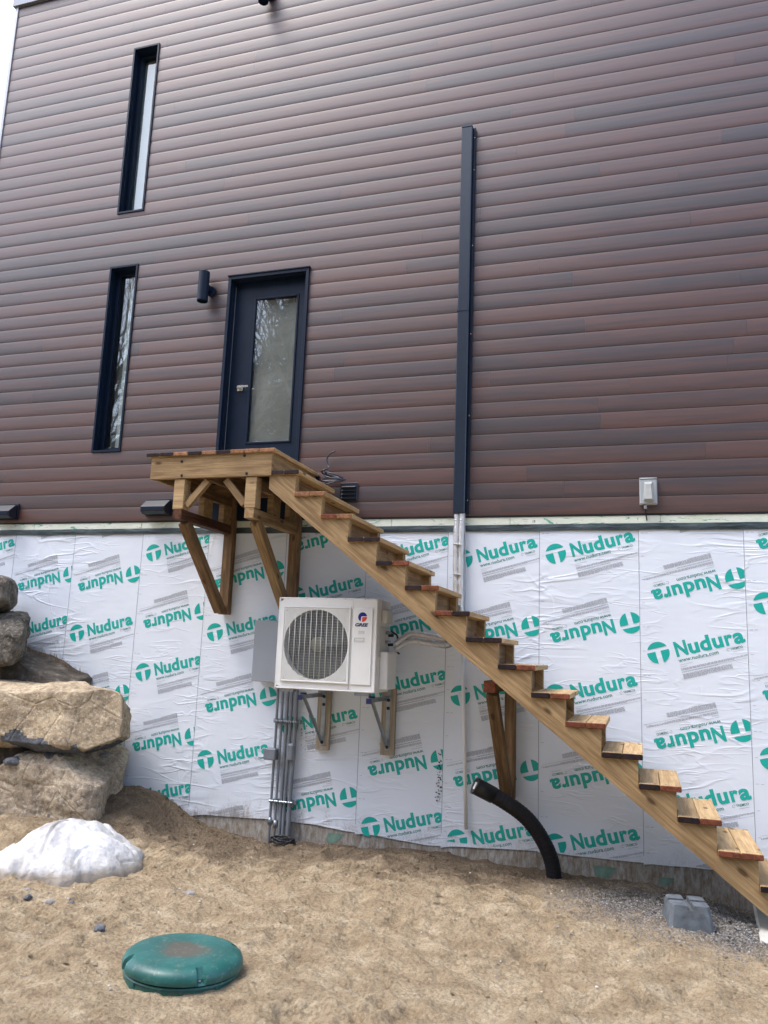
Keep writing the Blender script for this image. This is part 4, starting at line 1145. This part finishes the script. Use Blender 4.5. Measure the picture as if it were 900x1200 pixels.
# emblem: blue disc, red quarter, white slashes
def disc_poly(pts, m, nm, y): 
    bm = bmesh.new(); vs = [bm.verts.new((x, 0, z)) for x, z in pts]; f = bm.faces.new(vs); f.normal_update()
    if f.normal.y > 0: f.normal_flip()
    add(nm, bm_mesh(bm), m, ac, Mt(-2.243, y, 2.000))
r_ = .040
arc = lambda a0, a1, n=20, q=r_: [(q*math.cos(R(a0+(a1-a0)*i/n)), q*math.sin(R(a0+(a1-a0)*i/n))) for i in range(n+1)]
disc_poly(arc(10, 245)+[(-.012, .004), (.004, .007)], MT['blue'], 'emblem_blue', AY0-.0110)
disc_poly(arc(-95, 2)+[(.006, .001), (-.004, -.004)], MT['red'], 'emblem_red', AY0-.0110)
me, a, b = text_mesh('GREE', 1, .05, .25)
bm = bmesh.new(); bm.from_mesh(me)
for v in bm.verts: v.co = Vector(((v.co.x-a)*.118/(b-a), 0, v.co.y*.027/.73))
add('printed_name', bm_mesh(bm), MT['darkblue'], ac, Mt(-2.307, AY0-.0110, 1.921))
box('small_label', -2.275, -2.222, AY0-.0112, AY0-.0100, 1.858, 1.885, MT['whitepvc'], ac, 0)
me, a, b = text_mesh('inverter', 1, .01, .25)
bm = bmesh.new(); bm.from_mesh(me)
for v in bm.verts: v.co = Vector(((v.co.x-a)*.04/(b-a), 0, v.co.y*.011/.73))
# side: handle pod, valve cover, sockets
box('handle_pod', AX1+.001, AX1+.055, -.50, -.33, 1.955, 2.075, MT['white_dull'], ac, .012)
box('side_recess', AX1+.0005, AX1+.006, -.53, -.25, 1.67, 1.93, MT['white_dull'], ac, .002)
box('valve_cover', AX1+.001, AX1+.075, -.50, -.24, 1.40, 1.715, MT['white_paint'], ac, .008)
for (y, z) in ((-.36, 1.88), (-.36, 1.80), (-.28, 1.86), (-.28, 1.78)):
    cyl('valve', (AX1+.005, y, z), (AX1+.05, y, z), .014, MT['black'] if y > -.3 else MT['steel'], ac, 10)
bm = bmesh.new()
for i in range(16): bbox(bm, AX1-.0005, AX1+.0015, -.50+.0, -.40, 1.42+i*.014, 1.427+i*.014)
add('side_vents', bm_mesh(bm), MT['grille'], ac)
bm = bmesh.new()
for i in range(5): bbox(bm, AX0+.08+i*.18, AX0+.086+i*.18, AY0-.0045, AY0-.001, AZ1-.012, AZ1-.006)
add('top_screws', bm_mesh(bm), MT['steel'], ac)
box('base_foot', -2.985, -2.86, -.585, -.50, 1.345, 1.3715, MT['steel'], ac, .003)
box('base_foot', -2.30, -2.17, -.585, -.50, 1.345, 1.3715, MT['steel'], ac, .003)
# brackets carrying it
def acbracket(x, label):
    b = empty('unit_bracket', (x, 0, .8), label, 'bracket', 'brackets under the heat pump')
    beam('backing_plank', (x, -.038, 1.40), (x, -.038, .815), .128, .038, MT['lumber_grey'], b, up=(0, 1, 0))
    # rotate: steel arm, diagonal, upright
    box('steel_upright', x-.02, x+.02, -.063, -.0575, .86, 1.38, MT['steel'], b, .001)
    bm = bmesh.new(); bbox(bm, -.02, .02, -.28, .28, .0, .004); bbox(bm, -.02, -.016, -.28, .28, -.036, -.0001)
    add('steel_arm', bm_mesh(bm), MT['steel'], b, Mt(x-.0, -.342, 1.325))
    beam('steel_diagonal', (x, -.52, 1.30), (x, -.07, .90), .006, .028, MT['steel'], b, up=(1, 0, 0), bev=.001)
    beam('steel_diagonal_lip', (x-.012, -.52, 1.30), (x-.012, -.07, .90), .022, .004, MT['steel'], b, up=(1, 0, 0), bev=0)
    for z in (.885, 1.22, 1.29): add('bolt', bm_mesh(lathe([(0, .012), (.009, .012), (.01, .003), (.016, .002), (.016, 0)], 8)), MT['black'], b, Mt(x, -.0632, z) @ Matrix.Rotation(R(90), 4, 'X'))
    cyl('rubber_mount', (x, -.545, 1.3295), (x, -.545, 1.3445), .028, MT['darkblue'], b, 14)
    box('arm_end_cap', x-.022, x+.022, -.6255, -.6225, 1.285, 1.329, MT['darkblue'], b, 0)
acbracket(-2.775, 'steel and plank bracket under the left half of the heat pump')
acbracket(-2.155, 'steel and plank bracket under the right end of the heat pump')

# ------------------------------------------------------------------ line set cover, foil lines, pipes
lc_ = empty('line_set_cover', (-1.54, 0, 2.96), 'tall dark navy line set cover running up the siding', 'pipe cover')
bm = bmesh.new(); bbox(bm, -.056, .052, -.095, -.026, -1.955, 1.925, .008); add('cover_channel', bm_mesh(bm), MT['cover'], lc_, Mt(-1.545, 0, 4.93))
bm = bmesh.new(); bbox(bm, .053, .078, -.052, -.026, -1.955, 1.93, .003); add('side_flange', bm_mesh(bm), MT['trim'], lc_, Mt(-1.545, 0, 4.93))
bm = bmesh.new()
for i in range(12):
    a0 = math.pi*i/12; a1 = math.pi*(i+1)/12
    pass
pts = [(.054*math.cos(math.pi*i/12), .034*math.sin(math.pi*i/12)) for i in range(13)]
fa = [bm.verts.new((x, -.095, z)) for x, z in pts]; fb_ = [bm.verts.new((x, -.026, z*1.0)) for x, z in pts]
bm.faces.new(fa); bm.faces.new(fb_[::-1])
for i in range(13): j = (i+1) % 13; bm.faces.new((fa[i], fb_[i], fb_[j], fa[j]))
bmesh.ops.recalc_face_normals(bm, faces=bm.faces); add('end_cap', bm_mesh(bm), MT['cover'], lc_, Mt(-1.547, 0, 6.8565))
box('joint_clip', -1.604, -1.4925, -.0975, -.0255, 4.92, 4.926, MT['trim'], lc_, 0)
for z in (3.1, 3.9, 4.7, 5.6, 6.4, 6.75):
    add('screw', bm_mesh(lathe([(0, .004), (.005, .003), (.007, 0)], 8)), MT['steel'], lc_, Mt(-1.477, -.0525, z) @ Matrix.Rotation(R(90), 4, 'X'))
foil = empty('foil_line_set', (-1.53, -.05, 2), 'foil wrapped refrigerant lines from the dark cover down to the heat pump', 'pipes')
rf = lambda i: .026*(1+.12*math.sin(i*1.9)+.07*math.sin(i*4.3))
for (dx, dy) in ((-.024, 0), (.024, -.004)):
    pth = [(-1.545+dx, -.055+dy, 3.0), (-1.548+dx, -.06+dy, 2.6), (-1.54+dx*.9, -.06+dy, 2.2), (-1.53+dx, -.06, 1.98), (-1.545+dx, -.07, 1.89+dx), (-1.63, -.09, 1.825+dx*1.1), (-1.78, -.15, 1.838+dx*1.3), (-1.92, -.22, 1.848+dx*1.3), (-2.0, -.26, 1.80+dx), (-2.045, -.28, 1.76+dx)]
    tube_obj('foil_pipe', pth, .026, MT['foil'], foil, 12, rfun=rf, smooth_n=9)
for i in range(3): cyl('zip_tie', (-1.548, -.057, 2.15+.27*i), (-1.547, -.057, 2.156+.27*i), .052, MT['whitepvc'], foil, 16)
tube_obj('cable', [(-1.50, -.06, 3.0), (-1.485, -.05, 2.5), (-1.48, -.05, 2.2), (-1.50, -.05, 1.95), (-1.6, -.08, 1.78), (-1.8, -.15, 1.80), (-2.04, -.27, 1.84)], .006, MT['greybox'], foil, 8)
tube_obj('control_cable', [(AX1+.03, -.30, 1.90), (AX1+.085, -.27, 1.85), (AX1+.07, -.25, 1.74), (AX1+.10, -.24, 1.70)], .008, MT['black'], foil, 8)
dp_ = cyl('drain_pipe', (-1.500, -.045, 1.9), (-1.432, -.045, .262), .016, MT['white_paint'], None, 14)
tag(dp_, 'thin white plastic pipe running down the membrane behind the stairs', 'pipe')
# grey panel left of the unit
gb = empty('electrical_box', (-3.33, 0, 1.4), 'light grey disconnect box on the membrane behind the heat pump', 'electrical box')
box('enclosure', -3.475, -3.185, -.15, -.010, 1.405, 1.96, MT['greybox'], gb, .006)
box('lid_edge', -3.478, -3.182, -.157, -.1505, 1.40, 1.965, MT['greybox'], gb, .003)
# conduits
cd = empty('conduit_bundle', (-3.13, 0, .1), 'bundle of grey conduits strapped to the membrane below the heat pump', 'conduits')
for i, (x, r, zt) in enumerate(((-3.235, .0125, 1.42), (-3.185, .0125, 1.42), (-3.135, .016, 1.42), (-3.095, .016, 1.42), (-3.045, .020, 1.42))):
    xb = x-.012*(1 if i > 2 else 0.5)
    tube_obj('conduit', [(x, -.075, zt), (x, -.07, .9), (xb, -.068, .45), (xb, -.075, .05), (xb, -.09, -.2)], r, MT['pvc'], cd, 12, smooth_n=4)
for z in (1.045, .335):
    box('strut_channel', -3.275, -3.005, -.048, -.012, z-.020, z+.020, MT['steel'], cd, .002)
    for i, x in enumerate((-3.235, -3.185, -3.135, -3.095, -3.045)):
        bm = bmesh.new(); bbox(bm, -.022, .022, -.054, .0, -.009, .009, .004)
        add('strap', bm_mesh(bm), MT['steel'], cd, Mt(x, -.043, z+.002))
        add('strap_nut', bm_mesh(lathe([(0, .012), (.008, .012), (.009, 0)], 6)), MT['steel'], cd, Mt(x+.0, -.098, z+.002) @ Matrix.Rotation(R(90), 4, 'X'))
box('junction_box', -3.318, -3.20, -.135, -.0385, .70, .80, MT['pvc'], cd, .006)
box('conduit_body', -3.098, -3.030, -.115, -.045, .70, .855, MT['pvc'], cd, .015)
for (x, z) in ((-3.24, .13), (-3.185, .11)): cyl('coupling', (x, -.07, z), (x, -.07, z+.06), .02, MT['steel'], cd, 10)
# coil of black cable at their foot
P = []
for i in range(90):
    a = i*.33; P.append((-3.06+.10*math.cos(a)*(1+.2*math.sin(i*.7)), -.17+.07*math.sin(a), gh(-3.06, -.17)+.028+.012*math.sin(i*1.1)+i*.0004))
tag(tube_obj('cable_coil', P, .0065, MT['black'], None, 7, smooth_n=2), 'tangled black cable lying at the foot of the conduits', 'cable')

# black corrugated drain hose --------------------------------------------------
dr = empty('drain_hose', (-.7, -.12, 0), 'black corrugated drain hose rising from the soil and bending left', 'hose')
pth = smooth_path([(-.675, -.17, -.15), (-.70, -.19, .10), (-.775, -.24, .29), (-.895, -.31, .455), (-1.07, -.40, .585), (-1.27, -.49, .69)], 30)
c_ = pth[0].copy(); pl_ = [p-c_ for p in pth]
add('hose_body', bm_mesh(tube(pl_, .06, 20, rfun=lambda i: .061+.0014*math.sin(i*1.6), cap=False)), MT['hose'], dr, Matrix.Translation(c_), smooth=True)
e = pth[-1]; dv = (pth[-1]-pth[-4]).normalized()
q = dv.to_track_quat('Z', 'Y').to_matrix().to_4x4(); q.translation = e
add('hose_collar', bm_mesh(lathe([(.056, -.16), (.066, -.16), (.067, -.02), (.066, .0), (.069, .002), (.069, .012), (.056, .012), (.054, -.02)], 28)), MT['black'], dr, q, smooth=True)
add('hose_bore', bm_mesh(lathe([(.0535, .01), (.053, -.15), (0, -.15)], 24)), MT['cavity'], dr, q)
q2 = q.copy()
bm = bmesh.new(); bbox(bm, -.020, .022, -.028, .028, .006, .0085); add('white_tag', bm_mesh(bm), MT['whitepvc'], dr, q2)

# wall fixtures ---------------------------------------------------------------
def lamp(x, z0, z1, label, detail=True):
    b = empty('wall_lamp', (x, -.02, z0), label, 'wall lamp', 'cylinder wall lamps')
    bm = lathe([(0, z1-z0), (.053, z1-z0), (.058, z1-z0-.006), (.058, .006), (.055, 0), (.050, 0), (.049, .03), (0, .03)], 28)
    add('lamp_cylinder', bm_mesh(bm), MT['trim'], b, Mt(x-.03, -.125, z0), smooth=False)
    bm = bmesh.new(); bbox(bm, -.045, .02, -.10, -.026, -.03, .03, .004); add('arm', bm_mesh(bm), MT['trim'], b, Mt(x, 0, (z0+z1)/2))
    add('wall_plate', bm_mesh(lathe([(0, .03), (.05, .03), (.055, .02), (.055, 0)], 24)), MT['trim'], b, Mt(x+.015, -.024, (z0+z1)/2-.02) @ Matrix.Rotation(R(90), 4, 'X'))
lamp(-4.325, 5.290, 5.625, 'dark cylinder wall lamp left of the door')
lamp(-3.86, 8.80, 9.13, 'dark cylinder wall lamp high up, cut by the top edge')
def hood(x0, x1, z0, z1, label, d_=.16):
    b = empty('exhaust_hood', ((x0+x1)/2, -.02, z0), label, 'vent hood', 'dark exhaust hoods')
    box('flange', x0-.015, x1+.012, -.042, -.026, z0+.0, z1+.02, MT['hood'], b, .002)
    P = [(-.044, z1), (-.07, z1), (-d_, z1-.075), (-d_, z0+.035), (-.12, z0+.01), (-.044, z0+.01)]
    bm = bmesh.new(); fa = [bm.verts.new((x0, y, z)) for y, z in P]; fb_ = [bm.verts.new((x1, y, z)) for y, z in P]
    bm.faces.new(fa); bm.faces.new(fb_[::-1])
    for i in range(6): j = (i+1) % 6; bm.faces.new((fa[i], fb_[i], fb_[j], fa[j]))
    bmesh.ops.recalc_face_normals(bm, faces=bm.faces); bmesh.ops.bevel(bm, geom=bm.edges[:], offset=.003, segments=1, affect='EDGES')
    add('hood_shell', bm_mesh(bm), MT['hood'], b)
    bm = bmesh.new(); bbox(bm, x0+.012, x1-.012, -d_-.005, -d_-.0015, z0+.04, z1-.082, .001); add('damper_flap', bm_mesh(bm), MT['trim'], b)
hood(-4.86, -4.575, 3.005, 3.165, 'wide dark exhaust hood left of the wooden landing')
hood(-6.78, -6.52, 2.99, 3.15, 'dark exhaust hood cut off by the left edge')
b = empty('louvre_vent', (-2.63, -.02, 3.13), 'small square dark louvre vent right of the landing', 'vent')
box('vent_frame', -2.725, -2.55, -.040, -.026, 3.125, 3.300, MT['cover'], b, .003)
for i in range(4): beam('louvre', (-2.708, -.050, 3.150+.036*i), (-2.567, -.050, 3.150+.036*i), .026, .007, MT['hood'], b, up=(0, -.7, 1), bev=.001)
b = empty('outdoor_outlet', (.09, -.02, 3.02), 'grey weatherproof outlet box with raised cover at the siding bottom', 'outlet')
box('outlet_base', .014, .158, -.055, -.026, 3.03, 3.262, MT['outlet'], b, .006)
box('cover_rim', .018, .154, -.070, -.0555, 3.035, 3.245, MT['outlet'], b, .005)
bm = bmesh.new()
lo = [bm.verts.new((x, -.0705, z)) for x, z in ((.046, 3.062), (.128, 3.062), (.122, 3.225), (.052, 3.225))]
hi = [bm.verts.new((x, y, z)) for x, y, z in ((.056, -.115, 3.07), (.116, -.115, 3.07), (.106, -.10, 3.20), (.066, -.10, 3.20))]
bm.faces.new(hi)
for i in range(4): j = (i+1) % 4; bm.faces.new((lo[i], lo[j], hi[j], hi[i]))
bmesh.ops.recalc_face_normals(bm, faces=bm.faces); add('bubble_cover', bm_mesh(bm), MT['outlet_lid'], b)
cyl('hinge', (.016, -.066, 3.254), (.156, -.066, 3.254), .008, MT['outlet'], b, 8)
cyl('cable_gland', (.060, -.045, 3.029), (.060, -.045, 2.995), .013, MT['outlet'], b, 10)
tube_obj('feed_cable', [(.060, -.045, 3.0), (.062, -.04, 2.97), (.066, -.026, 2.94), (.07, -.02, 2.90)], .005, MT['black'], b, 6)
# cord heap beside the top step, on the landing edge by the wall
P = []
for i in range(70):
    a = i*.42; P.append((-2.77+.10*math.cos(a)*(1+.25*math.sin(i*.31)), -.12+.05*math.sin(a), 3.29+.035*math.sin(i*.37+1)+.0012*i))
P += [(-2.83, -.10, 3.44), (-2.86, -.09, 3.52), (-2.83, -.09, 3.58), (-2.77, -.10, 3.60)]
tag(tube_obj('power_cord', P, .007, MT['cover'], None, 7, smooth_n=2), 'coiled dark blue cord resting on the top step by the wall', 'cord')

# ------------------------------------------------------------------ riser lid
def lidbuild():
    X, Y = -2.345, -2.99; z = .030
    root = empty('septic_lid', (X, Y, z-.02), 'round green plastic riser lid with a brown dirt patch on the sand', 'lid')
    Mw = Matrix.Translation((X, Y, z-.025)) @ Matrix.Rotation(R(-1.5), 4, 'X') @ Matrix.Rotation(R(1.5), 4, 'Y') @ Matrix.Scale(.965, 4)
    bm = lathe([(.310, -.06), (.310, .018), (.318, .022), (.314, .030), (.27, .032)], 72)
    add('riser_ring', bm_mesh(bm), MT['lid'], root, Mw, smooth=True).data.set_sharp_from_angle(angle=R(30))
    # cover with moulded notches round its rim
    n = 200; prof = [(.312, .036), (.324, .040), (.327, .052), (.325, .070), (.316, .090), (.298, .104), (.272, .113), (.240, .117), (.18, .118), (.12, .113), (.06, .110)]
    bm = bmesh.new(); rings = []
    for r, zz in prof:
        ring = []
        for i in range(n):
            a = 2*math.pi*i/n; da = abs((a-R(-43)+math.pi/4) % (math.pi/2)-math.pi/4)
            k = 1 if da < R(3.6) else 0
            rr_, z2 = r, zz
            if k and r > .29 and zz > .045: rr_ = min(r, .302); z2 = .052+(zz-.05)*.35
            ring.append(bm.verts.new((rr_*math.cos(a), rr_*math.sin(a), z2)))
        rings.append(ring)
    for a, b in zip(rings, rings[1:]):
        for i in range(n): bm.faces.new((a[i], a[(i+1) % n], b[(i+1) % n], b[i]))
    bm.faces.new(rings[-1]); bmesh.ops.recalc_face_normals(bm, faces=bm.faces)
    add('cover', bm_mesh(bm), MT['lid'], root, Mw, smooth=True).data.set_sharp_from_angle(angle=R(32))
    for j in range(4):
        a = R(-43)+j*math.pi/2
        add('screw', bm_mesh(lathe([(0, .008), (.008, .008), (.010, 0)], 8)), MT['steel'], root, Mw @ Mt(.300*math.cos(a), .300*math.sin(a), .055))
        bm = bmesh.new(); bbox(bm, -.02, .012, -.018, .018, -.015, .012, .004)
        add('ring_lug', bm_mesh(bm), MT['lid'], root, Mw @ Matrix.Rotation(a+.35, 4, 'Z') @ Mt(.305, 0, .012))
lidbuild()

# dead twigs on the soil shelf by the membrane --------------------------------------
bm = bmesh.new()
for i in range(150):
    x = random.uniform(-6.3, -5.4); z = shelf(x, -.06); y = random.uniform(-.14, -.03)
    h = random.uniform(.02, .07); d_ = Vector((random.uniform(-.5, .5), random.uniform(-.4, .1), 1)).normalized()
    p = Vector((x, y, z-.005)); tube([p, p+d_*h*.5, p+d_*h+Vector((random.uniform(-.01, .01), 0, 0))], .0015, 3, bm)
tag(add('dead_grass', bm_mesh(bm), MT['lumber_dark'], None), 'short dead grass stubble along the membrane on the soil shelf', 'grass', kind='stuff')

# ------------------------------------------------------------------ wood behind the viewer (reflected in glass and siding)
def wood_behind():
    rd = random.Random(5); P = []; Fc = []; Pn = []; Fn = []
    def br(p, d, ln, r, lev):
        e = p+d*ln; s = d.orthogonal().normalized(); t = d.cross(s); k = len(P)
        for q, rr_ in ((p, r), (e, r*.6)):
            for a in range(3): P.append(tuple(q+(s*math.cos(a*2.094)+t*math.sin(a*2.094))*rr_))
        for a in range(3): b_ = (a+1) % 3; Fc.append((k+a, k+b_, k+3+b_, k+3+a))
        if lev > 0:
            for _ in range(5 if lev > 1 else 4):
                f = rd.uniform(.35, 1); nd = (d+Vector((rd.uniform(-1, 1), rd.uniform(-1, 1), rd.uniform(-.1, .8)))*.75).normalized()
                br(p+d*ln*f, nd, ln*rd.uniform(.45, .7), r*.55, lev-1)
    for i in range(150):
        x = rd.uniform(-75, 45); y = rd.uniform(-44, -17)
        if i % 2:
            br(Vector((x, y, -.2)), Vector((rd.uniform(-.05, .05), rd.uniform(-.05, .05), 1)).normalized(), rd.uniform(9, 12.5), rd.uniform(.14, .24), 4)
        else:
            H = rd.uniform(14, 23); W_ = H*.2; br(Vector((x, y, -.2)), Vector((0, 0, 1)), H*.95, .14, 0)
            for j in range(520):
                z = 1+(H-1)*(j/520)**.9; rm = W_*(1-z/H)+.15; a = rd.random()*6.283; r_ = rm*rd.uniform(.2, 1); s = rd.uniform(.4, .9)
                c = Vector((x+r_*math.cos(a), y+r_*math.sin(a), z-.25*r_)); k = len(Pn); o = Vector((math.cos(a), math.sin(a), -.35))*s; t = Vector((-math.sin(a), math.cos(a), 0))*s*.5
                Pn.extend([tuple(c+o), tuple(c-o*.5+t), tuple(c-o*.5-t)]); Fn.append((k, k+1, k+2))
    me = bpy.data.meshes.new('w'); off = len(P); me.from_pydata(P+Pn, [], Fc+[tuple(q+off for q in f) for f in Fn])
    me.materials.append(MT['bark']); me.materials.append(MT['needles'])
    for i, p in enumerate(me.polygons): p.material_index = 0 if i < len(Fc) else 1
    o = bpy.data.objects.new('woodland', me); finish(o, None, Matrix()); tag(o, 'mixed bare and evergreen wood facing the house, seen only as reflections', 'woodland', kind='stuff')
wood_behind()
